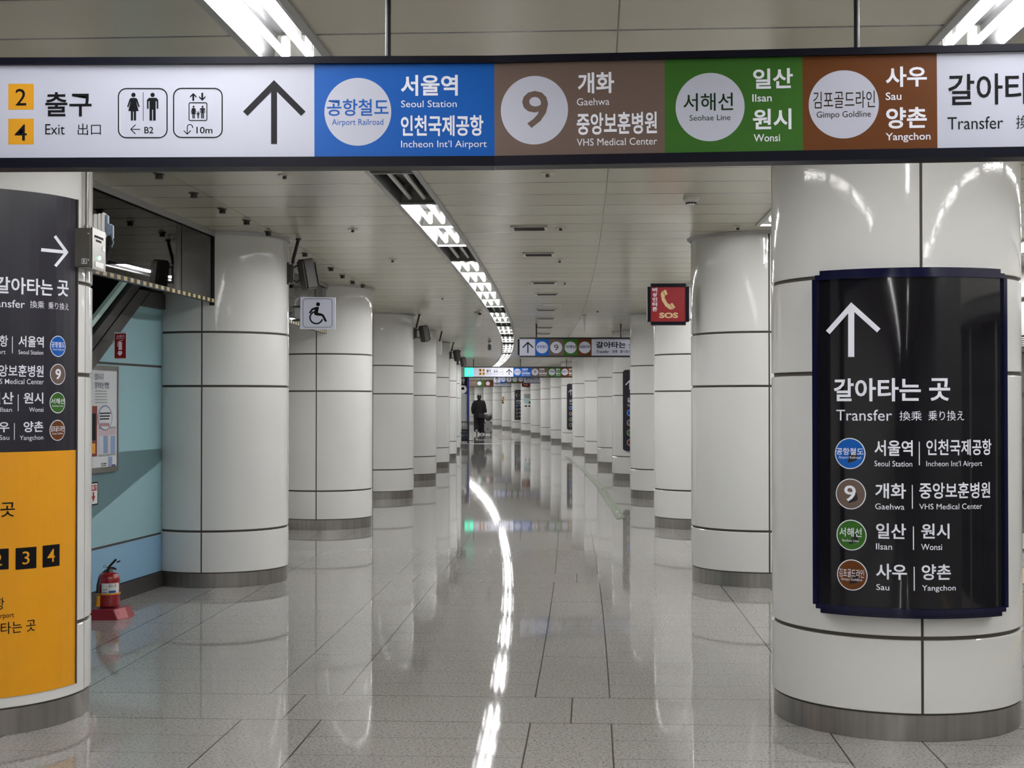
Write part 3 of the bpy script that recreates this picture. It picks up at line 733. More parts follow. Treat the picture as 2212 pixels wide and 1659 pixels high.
def man(L, k, cx, y0, h):
    L.new()
    u = h / 56.0
    L.circle(k, cx, y0 + 4.6 * u, 4.6 * u)
    L.poly(k, [(cx - 8 * u, y0 + 10.8 * u), (cx + 8 * u, y0 + 10.8 * u), (cx + 12 * u, y0 + 15 * u), (cx + 12 * u, y0 + 34 * u), (cx + 8.6 * u, y0 + 34 * u), (cx + 8.6 * u, y0 + 18 * u), (cx + 6.6 * u, y0 + 18 * u), (cx + 6.6 * u, y0 + 59 * u), (cx + .9 * u, y0 + 59 * u), (cx + .9 * u, y0 + 36 * u),
               (cx - .9 * u, y0 + 36 * u), (cx - .9 * u, y0 + 59 * u), (cx - 6.6 * u, y0 + 59 * u), (cx - 6.6 * u, y0 + 18 * u), (cx - 8.6 * u, y0 + 18 * u), (cx - 8.6 * u, y0 + 34 * u), (cx - 12 * u, y0 + 34 * u), (cx - 12 * u, y0 + 15 * u)])
woman(LL, 'pic', 288.4, 200.5, 57); man(LL, 'pic', 329.8, 200.5, 57)
LL.new().rect('pic', 308.8, 310, 199.5, 261.5)
LL.new().arrow('pic', (282.5, 279.5), (303, 279.5), (293, 269.5), (293, 289.5), 1.9); LL.text('ink', 'B2', 312, 331.5, 274, 288)
for cx, d in ((417.6, 1), (437, -1)):
    y0, y1 = (201, 218) if d > 0 else (218, 200.5)
    q = y0 + d * 8.5
    LL.new().poly('pic', [(cx, y0), (cx + 7, y0 + d * 7), (cx + 7, y0 + d * 10.5), (cx + 2, y0 + d * 6), (cx + 2, y1), (cx - 2, y1), (cx - 2, y0 + d * 6), (cx - 7, y0 + d * 10.5), (cx - 7, y0 + d * 7)])
LL.new().rring('pic', 408.5, 447, 222, 260.5, 3, 2.0)
woman(LL, 'pic', 418.3, 228.5, 26); man(LL, 'pic', 437.6, 228.5, 26); man(LL, 'pic', 428.2, 240.5, 14.5)
LL.new().stroke('pic', [(404.5, 290), (404.8, 274), (406, 270.5), (409, 269), (413, 269.6), (415.6, 272), (416.4, 276.5)], 1.9)
LL.stroke('pic', [(397, 282), (404.5, 290)], 1.9); LL.stroke('pic', [(412, 282), (404.5, 290)], 1.9)
LL.text('ink', '10m', 424.5, 459, 274, 288)
LL.poly('arr', arrow_poly((592, 173), 311, 6.4, (525, 241), (660, 241), 13.5))
# blue panel
LL.circle('badge', 773, 241.6, 72.2, 1, 64, 73.2)
LL.text('btx', '공항철도', 706.5, 839.5, 214, 250.5, 2, .014); LL.text('btx', 'Airport Railroad', 717, 828, 257, 270, 2, 0)
LL.text('wtx', '서울역', 866, 989, 162, 207, 2, .024); LL.text('wtx', 'Seoul Station', 866.5, 986.5, 217, 231.5, 2, 0.0)
LL.text('wtx', '인천국제공항', 866, 1044, 249, 294, 2, .022); LL.text('wtx', 'Incheon Int’l Airport', 866.5, 1051.5, 303.5, 318, 2, 0.0)
put(LL, 'yel', 'number_tile', M_YEL, pw_, LB); put(LL, 'ink', 'lettering', M_INK, pw_, LB); put(LL, 'pic', 'pictogram', M_INK, pw_, LB); put(LL, 'arr', 'arrow', M_INKG, pw_, LB)
put(LL, 'badge', 'line_badge', M_FACE, pb_, LB); put(LL, 'btx', 'badge_lettering', M_BLUE, pb_, LB); put(LL, 'wtx', 'lettering', M_INKW, pb_, LB)
# taupe, green, brown, white
LR.circle('b9', 1154.3, 238.2, 72.8, 1, 64, 74); LR.text('t9', '9', 1128, 1184, 196.5, 276.5, 2, .012, False)
LR.text('w9', '개화', 1248, 1326.5, 156.5, 202, 2, .024); LR.text('w9', 'Gaehwa', 1246, 1316.5, 212, 227.5, 2, 0.0)
LR.text('w9', '중앙보훈병원', 1246, 1419, 242.5, 290.5, 2, .022); LR.text('w9', 'VHS Medical Center', 1246, 1419.5, 298.5, 313.8, 2, 0.0)
LR.circle('bg', 1533.8, 231.8, 74.7, 1, 64, 73.8); LR.text('tg', '서해선', 1476, 1583.5, 201.5, 240, 2, .008); LR.text('tg', 'Seohae Line', 1489.6, 1577.7, 248.5, 260.5, 2, 0)
LR.text('wg', '일산', 1626.5, 1712.5, 148.5, 192, 2, .024); LR.text('wg', 'Ilsan', 1625, 1667, 204, 219.8, 2, .01)
LR.text('wg', '원시', 1626, 1709.5, 235.5, 280.5, 2, .024); LR.text('wg', 'Wonsi', 1628, 1685, 290.3, 306, 2, .01)
LR.circle('bo', 1822.5, 226.3, 76, 1, 64, 73.6); LR.text('to', '김포골드라인', 1756.5, 1890, 197.5, 234.5, 2, .0); LR.text('to', 'Gimpo Goldline', 1764, 1881, 240.8, 254, 2, 0)
LR.text('wo', '사우', 1913, 2002, 144.5, 188.5, 2, .024); LR.text('wo', 'Sau', 1913, 1947, 200.5, 216.5, 2, .01)
LR.text('wo', '양촌', 1914, 2002, 232.5, 278.5, 2, .024); LR.text('wo', 'Yangchon', 1913, 2010, 287.8, 303, 2, .01)
LR.text('tt', '갈아타는 곳', 2048, 2365, 158.6, 226, 2, .012); LR.text('tt', 'Transfer', 2047, 2167, 253, 280, 2, .0); LR.text('tt', '換乘', 2195, 2252, 250, 279, 2, 0, False); LR.text('tt', '乗り換え', 2280, 2372, 250, 278, 2, 0, False)
for p_, b_, t_, w_, mt in ((p9_, 'b9', 't9', 'w9', M_BRN9), (pg_, 'bg', 'tg', 'wg', mat('ink_green', (.008, .03, .008, 1), .5, spec=.12)), (po_, 'bo', 'to', 'wo', mat('ink_brown', (.022, .009, .004, 1), .5, spec=.12))):
    put(LR, b_, 'line_badge', M_FACE, p_, LB); put(LR, t_, 'badge_lettering', mt, p_, LB); put(LR, w_, 'lettering', M_INKW, p_, LB)
put(LR, 'tt', 'lettering', M_INK, pt_, LB)

# ------------------------------------------------------------------ curved black transfer sign on the big right column
z0 = ZK(0); c0 = (RX(z0), z0); LC0 = (RX(z0) + LROW + LSHIFT, z0)
SC = Cyl(c0, CR + .060)
ts = thing('transfer_sign', 'tall curved black transfer sign with up arrow on the big right column', 'sign', (c0[0], c0[1], 0), 0)
TB = Vector((c0[0], c0[1], 0))
ua, zT = SC.hit(1764, 603); ub, _ = SC.hit(2166, 700); zB = SC.hit(1971, 1318)[1]; zT = SC.hit(1960, 596)[1]
def curved_box(ua, ub, z0, z1, o0, o1, n=28):
    mb = MB(); vs = []
    for i in range(n + 1):
        a = ua + (ub - ua) * i / n
        vs += [SC.P(a, z, o) - TB for o, z in ((o0, z0), (o1, z0), (o1, z1), (o0, z1))]
    fs = []
    for i in range(n):
        for j in range(4): fs.append((4 * i + j, 4 * i + 4 + j, 4 * i + 4 + (j + 1) % 4, 4 * i + (j + 1) % 4))
    fs += [(3, 2, 1, 0), (4 * n, 4 * n + 1, 4 * n + 2, 4 * n + 3)]
    return mb.add(vs, fs)
curved_box(ua, ub, zB, zT, -.065, 0).build('panel', M_DKP, ts, 30)
e = .016
fr = curved_box(ua - e, ua + .004, zB, zT, -.066, .010, 2)
for q in (curved_box(ub - .004, ub + e, zB, zT, -.066, .010, 2), curved_box(ua - .002, ub + .002, zT - .004, zT + .016, -.066, .010), curved_box(ua - .002, ub + .002, zB - .016, zB + .004, -.066, .010),
          curved_box(ua + .014, ub - .010, zT + .012, zT + .034, -.066, .0), curved_box(ua + .014, ub - .010, zB - .034, zB - .012, -.066, .0)): fr.add(q.v, q.f)
fr.build('frame', M_NAVY2, ts, 30)
LS = Lay(SC, .0009)
LS.poly('arr', arrow_poly((1839, 653), 771, 6.6, (1784.5, 714.5), (1902, 710), 11))
LS.text('w', '갈아타는', 1801.5, 1989, 817, 867, 2, .022); LS.text('w', '곳', 2007, 2052, 817, 866, 2, .022)
LS.text('w', 'Transfer', 1807, 1927, 885, 908.5, 2, .0); LS.text('w', '換乘', 1943, 1991, 888, 908.6, 2, 0, False); LS.text('w', '乗り換え', 2005, 2082, 887, 908.6, 2, 0, False)
rowsR = [((1836, 979.6, 33), 'sb', '공항철도', 'Airport Railroad', (1807, 1865.5, 967.5, 982.7), (1812, 1860, 985.4, 990.5)),
         ((1837.5, 1067, 32.6), 's9', '9', None, (1824, 1849, 1048.5, 1083), None),
         ((1839, 1155.8, 32.6), 'sg', '서해선', 'Seohae Line', (1813.7, 1861.5, 1140, 1159.4), (1819.6, 1855, 1164.7, 1170)),
         ((1840.5, 1242, 32.9), 'so', '김포골드라인', 'Gimpo Goldline', (1813, 1866.8, 1229, 1247), (1817, 1863, 1248.8, 1254))]
for (cx, cy, r), k, t1, t2, q1, q2 in rowsR:
    LS.new().circle('ring', cx, cy, r + .6, 1, 48); LS.circle(k, cx, cy, r - 1.4, 1.6, 48)
    LS.text('w', t1, *q1, 2.4, .012 if len(t1) < 5 else 0, False)
    if t2: LS.text('w', t2, *q2, 2.4, 0)
def bar(x, y0, y1): LS.new().rect('w', x - 1.1, x + 1.1, y0, y1)
LS.text('w', '서울역', 1889, 1971.5, 951, 985, 2, .018); LS.text('w', 'Seoul Station', 1889, 1970.5, 995.5, 1007.5, 2, 0); bar(1985.6, 954, 1005)
LS.text('w', '인천국제공항', 2000.7, 2140.7, 949, 983.5, 2, .016); LS.text('w', 'Incheon Int’l Airport', 2000.7, 2121, 995.5, 1007, 2, 0)
LS.text('w', '개화', 1890.6, 1957, 1044, 1077, 2, .018); LS.text('w', 'Gaehwa', 1890.6, 1953.5, 1088, 1100.5, 2, 0); bar(1970.7, 1047.5, 1099)
LS.text('w', '중앙보훈병원', 1985.6, 2138, 1042, 1077, 2, .016); LS.text('w', 'VHS Medical Center', 1985.6, 2120.6, 1088, 1100, 2, 0)
LS.text('w', '일산', 1892.5, 1957, 1130.7, 1164, 2, .018); LS.text('w', 'Ilsan', 1892.5, 1927, 1174, 1187, 2, .004); bar(1973, 1137, 1187.8)
LS.text('w', '원시', 1989.6, 2050.6, 1131, 1164, 2, .018); LS.text('w', 'Wonsi', 1989.6, 2034.6, 1175, 1188, 2, .004)
LS.text('w', '사우', 1892.5, 1959, 1218, 1252, 2, .018); LS.text('w', 'Sau', 1893, 1921, 1262, 1274.5, 2, .004); bar(1974.7, 1224, 1276)
LS.text('w', '양촌', 1990.6, 2053.8, 1219, 1253, 2, .018); LS.text('w', 'Yangchon', 1991.4, 2064, 1264, 1275.5, 2, .004)
put(LS, 'arr', 'arrow', M_INKW, ts, TB); put(LS, 'ring', 'badge_ring', M_INKW, ts, TB)
for k, m, l in (('sb', M_BLUE, 'blue'), ('s9', M_BRN9, 'taupe'), ('sg', M_GRN, 'green'), ('so', M_GOLD, 'brown')): put(LS, k, 'line_badge', m, ts, TB, l + ' round line badge')
put(LS, 'w', 'lettering', M_INKW, ts, TB)

# ------------------------------------------------------------------ black and yellow sheet around the near left column
SL = Cyl(LC0, CR + .004)
ws = thing('wayfinding_sheet', 'black and yellow wayfinding sheet wrapped around the near left column', 'sign', (LC0[0], LC0[1], 0), 0)
WB = Vector((LC0[0], LC0[1], 0))
uR = SL.hit(164, 900)[0]; uL = uR - 1.05
zt_ = SL.hit(164, 430.5)[1]; zm_ = SL.hit(160, 972)[1]; zb_ = SL.hit(157, 1478)[1]
W = Lay(SL, .0009)
W.urect('dk', uL, uR, zm_, zt_, 0); W.urect('yl', uL, uR, zb_, zm_, 0)
W.new().stroke('w', [(88.5, 539.5), (141, 544.6)], 7.2, 1.5); W.stroke('w', [(118, 510), (144, 545.5)], 6.4, 1.5); W.stroke('w', [(144, 544.5), (119, 575)], 6.4, 1.5)
W.poly('w', [(140.6, 537.5), (147.2, 545), (140.6, 552.5), (139, 545)], 1.5)
W.text('w', '갈아타는', -12, 113.5, 600, 636, 1.5, .020); W.text('w', '곳', 123.2, 147.6, 606, 640, 1.5, .020)
W.text('w', 'Transfer', -36, 53.6, 647, 663.5, 1.5, .006); W.text('w', '換乘', 64.5, 95, 650, 666, 1.5, 0, False); W.text('w', '乗り換え', 104, 148, 653.5, 669, 1.5, 0, False)
for cx, cy, ry, k, t1, t2 in ((124.2, 748, 22.8, 'sb', '공항철도', 'Airport Railroad'), (124, 808.6, 22.6, 's9', '9', None), (123.4, 870, 22.8, 'sg', '서해선', 'Seohae Line'), (123, 929.6, 22.6, 'so', '김포골드라인', 'Gimpo Goldline')):
    a0, _ = W.s.hit(cx - 19.3, cy); a1, _ = W.s.hit(cx + 19.3, cy); am = (a0 + a1) / 2; bm_ = W.s.hit(cx, cy)[1]; rr = W.s.hit(cx, cy - ry)[1] - bm_
    W.new()
    for key, q, lay in (('ring', rr * 1.0, 1), (k, rr * .93, 1.4)):
        W.mb(key).add([W.s.P(am + q * math.cos(2 * PI * i / 40), bm_ + q * math.sin(2 * PI * i / 40), lay * W.step) for i in range(40)], [tuple(range(40))])
    if t2:
        W.raw('w', t1, am - rr * .86, am + rr * .86, bm_ - rr * .12, bm_ + rr * .42, 2, .008); W.raw('w', t2, am - rr * .70, am + rr * .70, bm_ - rr * .38, bm_ - rr * .22, 2, 0, True)
    else: W.raw('w', t1, am - rr * .36, am + rr * .36, bm_ - rr * .5, bm_ + rr * .52, 2, .02)
W.text('w', '서울역', 39.5, 94, 726, 750, 1.5, .018); W.text('w', 'Seoul Station', 39.5, 93, 756.5, 765.5, 1.5, .002); W.text('w', '인천국제공항', -103, 17, 723, 748, 1.5, .016); W.text('w', 'Incheon Int’l Airport', -103, 12, 754, 764, 1.5, .002)
W.text('w', '중앙보훈병원', -26, 93.6, 788, 814, 1.5, .016); W.text('w', 'VHS Medical Center', -22, 94, 818.5, 829.5, 1.5, .002)
W.text('w', '원시', 50.5, 93, 848, 872, 1.5, .018); W.text('w', 'Wonsi', 62.5, 93.3, 880, 889.5, 1.5, .002); W.text('w', '일산', -23, 29.3, 847, 873, 1.5, .018); W.text('w', 'Ilsan', 0, 25.6, 880, 889.5, 1.5, .002)
W.text('w', '양촌', 50.5, 93, 910, 933.5, 1.5, .018); W.text('w', 'Yangchon', 42, 93, 940.5, 950, 1.5, .002); W.text('w', '사우', -30, 20, 911, 934, 1.5, .018); W.text('w', 'Sau', -2, 20, 940, 950, 1.5, .002)
for x, y0, y1 in ((26.5, 727, 763), (39, 852, 888), (30.8, 914, 950)): W.new().rect('w', x - .8, x + .8, y0, y1, 1.5)
W.text('k', '나가는 곳', -120, 32, 1086, 1119, 1.5, .008); W.text('k', '갈아타는 곳', -52, 76.5, 1344, 1370, 1.5, .004); W.text('k', '인천국제공항', -125, 9, 1295, 1321, 1.5, .004); W.text('k', 'Airport', -13, 30.3, 1324, 1335, 1.5, 0)
for x0, x1, y0, y1, ch, t0, t1_, u0, u1 in ((-30, 18.7, 1186, 1231, '2', -12, 4, 1196, 1222), (33.5, 78.4, 1182.5, 1229, '3', 48, 63.5, 1191, 1219), (91.8, 128.4, 1177, 1224, '4', 102, 118, 1186, 1214)):
    W.new().rect('k', x0, x1, y0, y1, 1.2); W.text('y2', ch, t0, t1_, u0, u1, 1.9, .002, False)
put(W, 'dk', 'black_half', M_DKM, ws, WB); put(W, 'yl', 'yellow_half', M_YP, ws, WB); put(W, 'ring', 'badge_ring', M_INKW, ws, WB)
for k, m, l in (('sb', M_BLUE, 'blue'), ('s9', M_BRN9, 'taupe'), ('sg', M_GRN, 'green'), ('so', M_GOLD, 'brown')): put(W, k, 'line_badge', m, ws, WB, l + ' round line badge')
put(W, 'w', 'lettering', M_INKW, ws, WB, 'white lettering and arrow'); put(W, 'k', 'black_lettering', M_INK, ws, WB); put(W, 'y2', 'exit_number', M_YP, ws, WB)
edge = MB()
edge.add([SL.P(uR + d, z, o) - WB for z in (zb_, zt_) for d, o in ((0, .0), (.006, .0), (.006, .006), (0, .006))], [(0, 1, 5, 4), (1, 2, 6, 5), (2, 3, 7, 6), (3, 0, 4, 7)])
edge.build('edge_strip', M_JOINT, ws)

# ------------------------------------------------------------------ hanging signs further down the corridor
def hdir(z): h = RS(z); return Vector((1, -h, 0)).normalized()
def far_sign(name, label, cat, Z, x0, x1, y0, y1, yf0, yf1, group, step=.004, rods=()):
    """box sign: frame outline in pixels (x0..x1, y0..y1), face rows yf0..yf1; returns root, Lay, base"""
    o = at_depth((x0 + x1) / 2, (y0 + y1) / 2, Z)
    pl = Plane(o, hdir(Z), (0, 0, 1)); root = thing(name, label, cat, tuple(o), 0, group)
    a0, a1 = pl.hit(x0, y0)[0], pl.hit(x1, y0)[0]; t, b = pl.hit(x0, y0)[1], pl.hit(x0, y1)[1]; ft, fb = pl.hit(x0, yf0)[1], pl.hit(x0, yf1)[1]
    f = MB()
    def bar(aa, ab, b0, b1, o0, o1):
        vs = [pl.P(a, q, k) - o for k in (o0, o1) for q in (b0, b1) for a in (aa, ab)]
        f.add(vs, [(0, 1, 3, 2), (4, 6, 7, 5), (0, 4, 5, 1), (2, 3, 7, 6), (0, 2, 6, 4), (1, 5, 7, 3)])
    bar(a0, a1, b, t, -.10, -.004); bar(a0, a1, ft, t, -.004, .016); bar(a0, a1, b, fb, -.004, .016)
    f.build('frame', M_BLACK, root)
    for px in rods:
        a = pl.hit(px, y0)[0]; p = pl.P(a, t, -.05)
        MB().tube([p - o, Vector((p.x, p.y, CEIL)) - o], .012, 8).build('hanger_rod', M_BLACK, root, 40)
    L = Lay(pl, step); L.fb = fb; L.ft = ft; L.root = root; L.base = o
    return L
def fpanel(L, x0, x1, m, ym):
    L.new(); L.urect('p', L.s.hit(x0, ym)[0], L.s.hit(x1, ym)[0], L.fb, L.ft, 0); 
    p = put(L, 'p', 'face_panel', m, L.root, L.base); del L.m[('p', L.g)]; return p
G_OV = 'overhead direction signs'
F1 = far_sign('overhead_sign', 'hanging transfer sign with up arrow, its end hidden by the fourth column', 'sign', 22.8, 1122, 1392, 729, 771.5, 732.3, 768.3, G_OV, .003, (1158.6, 1341.5))
ends = [(1122.5, 1156, M_FACE), (1156, 1186, M_BLUE), (1186, 1217.5, M_BRN9), (1217.5, 1248, M_GRN), (1248, 1278, M_GOLD), (1278, 1391, M_FACE)]
ps = [fpanel(F1, a, b, m, 750) for a, b, m in ends]
F1.new().poly('ar', arrow_poly((1140.3, 738), 762.5, 1.2, (1128, 750), (1152.5, 750), 2.6)); put(F1, 'ar', 'arrow', M_INK, ps[0], F1.base)
for i, (cx, tx, m) in enumerate(((1171, '공항철도', M_BLUE), (1201.7, '9', M_BRN9), (1232.4, '서해선', MATS['ink_green']), (1263.2, '김포골드라인', MATS['ink_brown']))):
    F1.new().circle('bd' + tx, cx, 750.6, 12.8, 1, 32); w2 = 11.5 if i != 1 else 4.8
    put(F1, 'bd' + tx, 'line_badge', M_FACE, ps[i + 1], F1.base)
    F1.text('bt' + tx, tx, cx - w2, cx + w2, 745.6 if i != 1 else 744, 752.2 if i != 1 else 757.3, 2, .012, False); put(F1, 'bt' + tx, 'badge_lettering', m, ps[i + 1], F1.base)
F1.text('tx', '갈아타는 곳', 1287.5, 1373, 738, 752, 2, .02); F1.text('tx', 'Transfer', 1288, 1315.7, 756.3, 762.5, 2, .01); F1.text('tx', '換乘', 1322.5, 1334, 756, 762.5, 2, 0, False); F1.text('tx', '乗り換え', 1339.5, 1362, 756, 762.5, 2, 0, False)
put(F1, 'tx', 'lettering', M_INK, ps[5], F1.base)
side = MB(); q = F1.s.hit(1120.5, 750)
for k0, k1, z0_, z1_ in ((-.09, .0, 733, 767),):
    a0 = F1.s.hit(1118.3, 750)[0]; a1 = F1.s.hit(1122, 750)[0]; vs = [F1.s.P(a, F1.s.hit(1120, y)[1], k) - F1.base for k in (k0, k1) for y in (z1_, z0_) for a in (a0, a1)]
    side.add(vs, [(0, 1, 3, 2), (4, 6, 7, 5), (0, 4, 5, 1), (2, 3, 7, 6), (0, 2, 6, 4), (1, 5, 7, 3)])
side.build('end_plate', M_NAVY, F1.root)

M_FACE2 = mat('sign_white_bright', srgb(205, 206, 220), 0.35, emit=.25)
M_EXIT = mat('exit_green', srgb(60, 225, 180), 0.4, emit=1.6)
F2 = far_sign('overhead_sign', 'long far hanging sign starting with a glowing green exit box', 'sign', 41.5, 1003, 1262, 792, 815.6, 794, 813.6, G_OV, .004, (1023, 1124.5, 1224))
p2 = [fpanel(F2, a, b, m, 803) for a, b, m in ((1003.6, 1022.2, M_EXIT), (1022.2, 1109, M_FACE2), (1109, 1147, M_BLUE), (1147, 1183.4, M_BRN9), (1183.4, 1212.4, M_GRN), (1212.4, 1240, M_GOLD), (1240, 1261, M_FACE))]
p2[0]['label'] = 'glowing green emergency exit box'
man(F2, 'run', 1012.6, 797.2, 12); put(F2, 'run', 'pictogram', M_FACE2, p2[0], F2.base)
for x, y, ch in ((1037.6, 799.8, '1'), (1044.8, 799.8, '2'), (1037.6, 807.3, '3'), (1044.8, 807.3, '4')):
    F2.new().rect('sq', x - 2.6, x + 2.6, y - 2.8, y + 2.8, 1); F2.text('nm', ch, x - 1.2, x + 1.2, y - 2, y + 2, 2, .02, False)
put(F2, 'sq', 'number_tile', M_YEL, p2[1], F2.base)
F2.text('nm', '출구', 1051, 1060.5, 798.3, 804, 2, .02); F2.text('nm', 'Exit', 1051, 1055, 806, 808, 2, 0); F2.text('nm', '出口', 1057.5, 1062.5, 806, 808.2, 2, 0, False)
for x0, x1 in ((1066.3, 1076.3), (1079, 1088.8)): F2.new().rring('pc', x0, x1, 798.4, 808.6, 2, .35)
woman(F2, 'pc', 1069, 799.5, 5.6); man(F2, 'pc', 1073.6, 799.5, 5.6); woman(F2, 'pc', 1082.2, 801.5, 3.5); man(F2, 'pc', 1085.4, 801.5, 3.5)
F2.new().poly('pc', arrow_poly((1099.8, 797), 810, .75, (1093, 803.8), (1106.6, 803.8), 1.7))
put(F2, 'nm', 'lettering', M_INK, p2[1], F2.base); put(F2, 'pc', 'pictogram', M_INK, p2[1], F2.base)
for i, (cx, tx, m, tw, lines) in enumerate(((1117.8, '공항철도', M_BLUE, (1127, 1145), ('서울역', 'Seoul Station', '인천국제공항', 'Incheon Int’l Airport')), (1155.7, '9', M_BRN9, (1164.6, 1181), ('개화', 'Gaehwa', '중앙보훈병원', 'VHS Medical Center')),
        (1192.3, '서해선', MATS['ink_green'], (1201, 1210), ('일산', 'Ilsan', '원시', 'Wonsi')), (1220, '김포골드라인', MATS['ink_brown'], (1228.5, 1239), ('사우', 'Sau', '양촌', 'Yangchon')))):
    F2.new().circle('bd' + tx, cx, 803.6, 7.3, 1, 28); put(F2, 'bd' + tx, 'line_badge', M_FACE, p2[i + 2], F2.base)
    w2 = 6.2 if i != 1 else 2.6
    F2.text('bt' + tx, tx, cx - w2, cx + w2, 800.8 if i != 1 else 799.8, 804.2 if i != 1 else 807.2, 2, .01, False); put(F2, 'bt' + tx, 'badge_lettering', m, p2[i + 2], F2.base)
    a, b = tw; short = a + (b - a) * (.72 if i < 2 else .95)
    F2.text('wt' + tx, lines[0], a, short, 795.8, 800.2, 2, .024); F2.text('wt' + tx, lines[1], a, short, 801.6, 803, 2, .01); F2.text('wt' + tx, lines[2], a, b, 804.4, 809, 2, .024); F2.text('wt' + tx, lines[3], a, b, 810.3, 811.6, 2, .01)
    put(F2, 'wt' + tx, 'lettering', M_INKW, p2[i + 2], F2.base)
F3 = far_sign('overhead_sign', 'transfer sign tucked just below the far exit sign', 'sign', 56.5, 1065.3, 1172, 811.4, 828, 812.8, 826.7, G_OV, .005, (1076, 1160))
p3 = [fpanel(F3, a, b, m, 820) for a, b, m in ((1066.3, 1081, M_FACE), (1081, 1093, M_BLUE), (1093, 1106, M_BRN9), (1106, 1118.5, M_GRN), (1118.5, 1130.3, M_GOLD), (1131.5, 1171, M_FACE))]
F3.new().poly('ar', arrow_poly((1073.6, 814.3), 824.6, .6, (1068.5, 819.3), (1078.7, 819.3), 1.3)); put(F3, 'ar', 'arrow', M_INK, p3[0], F3.base)
for i, (cx, tx) in enumerate(((1087, '공항철도'), (1099.5, '9'), (1112.3, '서해선'), (1125, '김포골드라인'))):
    F3.new().circle('bd' + tx, cx, 819.4, 5.3, 1, 24); put(F3, 'bd' + tx, 'line_badge', M_FACE, p3[i + 1], F3.base)
    w2 = 4.4 if i != 1 else 2
    F3.text('bt' + tx, tx, cx - w2, cx + w2, 818 if i != 1 else 816.5, 820.6 if i != 1 else 822.3, 2, .01, False); put(F3, 'bt' + tx, 'badge_lettering', M_INKG, p3[i + 1], F3.base)
F3.text('tx', '갈아타는 곳', 1135, 1164.5, 815.6, 820.6, 2, .02); F3.text('tx', 'Transfer', 1135, 1146, 822.2, 824.6, 2, .01); F3.text('tx', '換乘', 1149, 1153, 822.2, 824.6, 2, 0, False); F3.text('tx', '乗り換え', 1156, 1164, 822.2, 824.6, 2, 0, False)
put(F3, 'tx', 'lettering', M_INK, p3[5], F3.base)
F4 = far_sign('overhead_sign', 'farthest, lowest hanging sign with two white round badges showing', 'sign', 66.0, 1000, 1104, 821.4, 835.6, 822.6, 834.4, G_OV, .006, (1039, 1094))
p4 = [fpanel(F4, a, b, m, 828) for a, b, m in ((1000, 1004, M_BLUE), (1004, 1030, M_BRN9), (1030, 1045, M_GRN), (1045, 1064.5, M_GOLD), (1066, 1103, M_FACE))]
for i, cx in ((2, 1035.6), (3, 1054)):
    F4.new().circle('bd%d' % i, cx, 828.4, 4.4, 1, 24); put(F4, 'bd%d' % i, 'line_badge', M_FACE, p4[i], F4.base)
F4.text('tx', '갈아타는 곳', 1070, 1101, 824, 830.5, 2, .01); put(F4, 'tx', 'lettering', M_INK, p4[4], F4.base)

# black column signs further along, posters
def column_sign(k, x0, x1, y0, y1, label, arrow, rows):
    z = ZK(k); sc = Cyl((RX(z), z), CR + .03); B = Vector((RX(z), z, 0))
    t = thing('transfer_sign', label, 'sign', tuple(B), 0, 'black column transfer signs')
    ua, zt = sc.hit(x0, (y0 + y1) / 2)[0], sc.hit(x0 + 1, y0)[1]; zb = sc.hit(x0 + 1, y1)[1]; ub = ua + .66
    mb = MB(); n = 14; vs = []
    for i in range(n + 1):
        a = ua + (ub - ua) * i / n; e_ = .03 if i in (0, n) else 0
        vs += [sc.P(a, q, o) - B for o, q in ((-.028, zb + e_), (0, zb + e_), (0, zt - e_), (-.028, zt - e_))]
    fs = [(4 * i + j, 4 * i + 4 + j, 4 * i + 4 + (j + 1) % 4, 4 * i + (j + 1) % 4) for i in range(n) for j in range(4)] + [(3, 2, 1, 0), (4 * n, 4 * n + 1, 4 * n + 2, 4 * n + 3)]
    mb.add(vs, fs).build('panel', M_DKM, t, 30)
    L = Lay(sc, .003); h = zt - zb
    def pz(f): return zt - f * h
    L.new()
    a = ua + .14; zz = pz(.18)
    pts = [(a - .06, zz), (a + .12, zz)] if arrow == 'left' else [(a, zz + .07), (a, zz - .09)]
    def st(p, q, w=.018):
        d = Vector((q[0] - p[0], q[1] - p[1])).normalized(); nx, ny = -d.y * w / 2, d.x * w / 2
        L.mb('w').add([L.s.P(p[0] + nx, p[1] + ny, .004), L.s.P(p[0] - nx, p[1] - ny, .004), L.s.P(q[0] - nx, q[1] - ny, .004), L.s.P(q[0] + nx, q[1] + ny, .004)], [(0, 1, 2, 3)])
    st(*pts); tip = pts[0]
    if arrow == 'left': st(tip, (tip[0] + .08, tip[1] + .08)); st(tip, (tip[0] + .08, tip[1] - .08))
    else: st(tip, (tip[0] + .08, tip[1] - .08)); st(tip, (tip[0] - .08, tip[1] - .08))
    L.raw('w', '갈아타는 곳', ua + .09, ua + .52, pz(.40), pz(.345), 1, .012); L.raw('w', 'Transfer', ua + .09, ua + .30, pz(.455), pz(.425), 1, 0, True)
    for i, (m, tx) in enumerate(((M_BLUE, '서울역'), (M_BRN9, '개화'), (M_GRN, '일산'), (M_GOLD, '사우'))):
        q = pz(.53 + i * .122); L.new()
        for key, r in (('ring', .052), ('c%d' % i, .046)):
            L.mb(key).add([L.s.P(ua + .135 + r * math.cos(2 * PI * j / 28), q + r * math.sin(2 * PI * j / 28), .003 if key == 'ring' else .005) for j in range(28)], [tuple(range(28))])
        L.raw('w', tx, ua + .24, ua + .24 + .05 * len(tx), q + .0, q + .05, 1, .012)
        put(L, 'c%d' % i, 'line_badge', m, t, B)
    put(L, 'w', 'lettering', M_INKW, t, B); put(L, 'ring', 'badge_ring', M_INKW, t, B)
column_sign(4, 1345.5, 1360, 799, 974, 'narrow slice of black transfer sign beside the fourth column', 'up', 4)
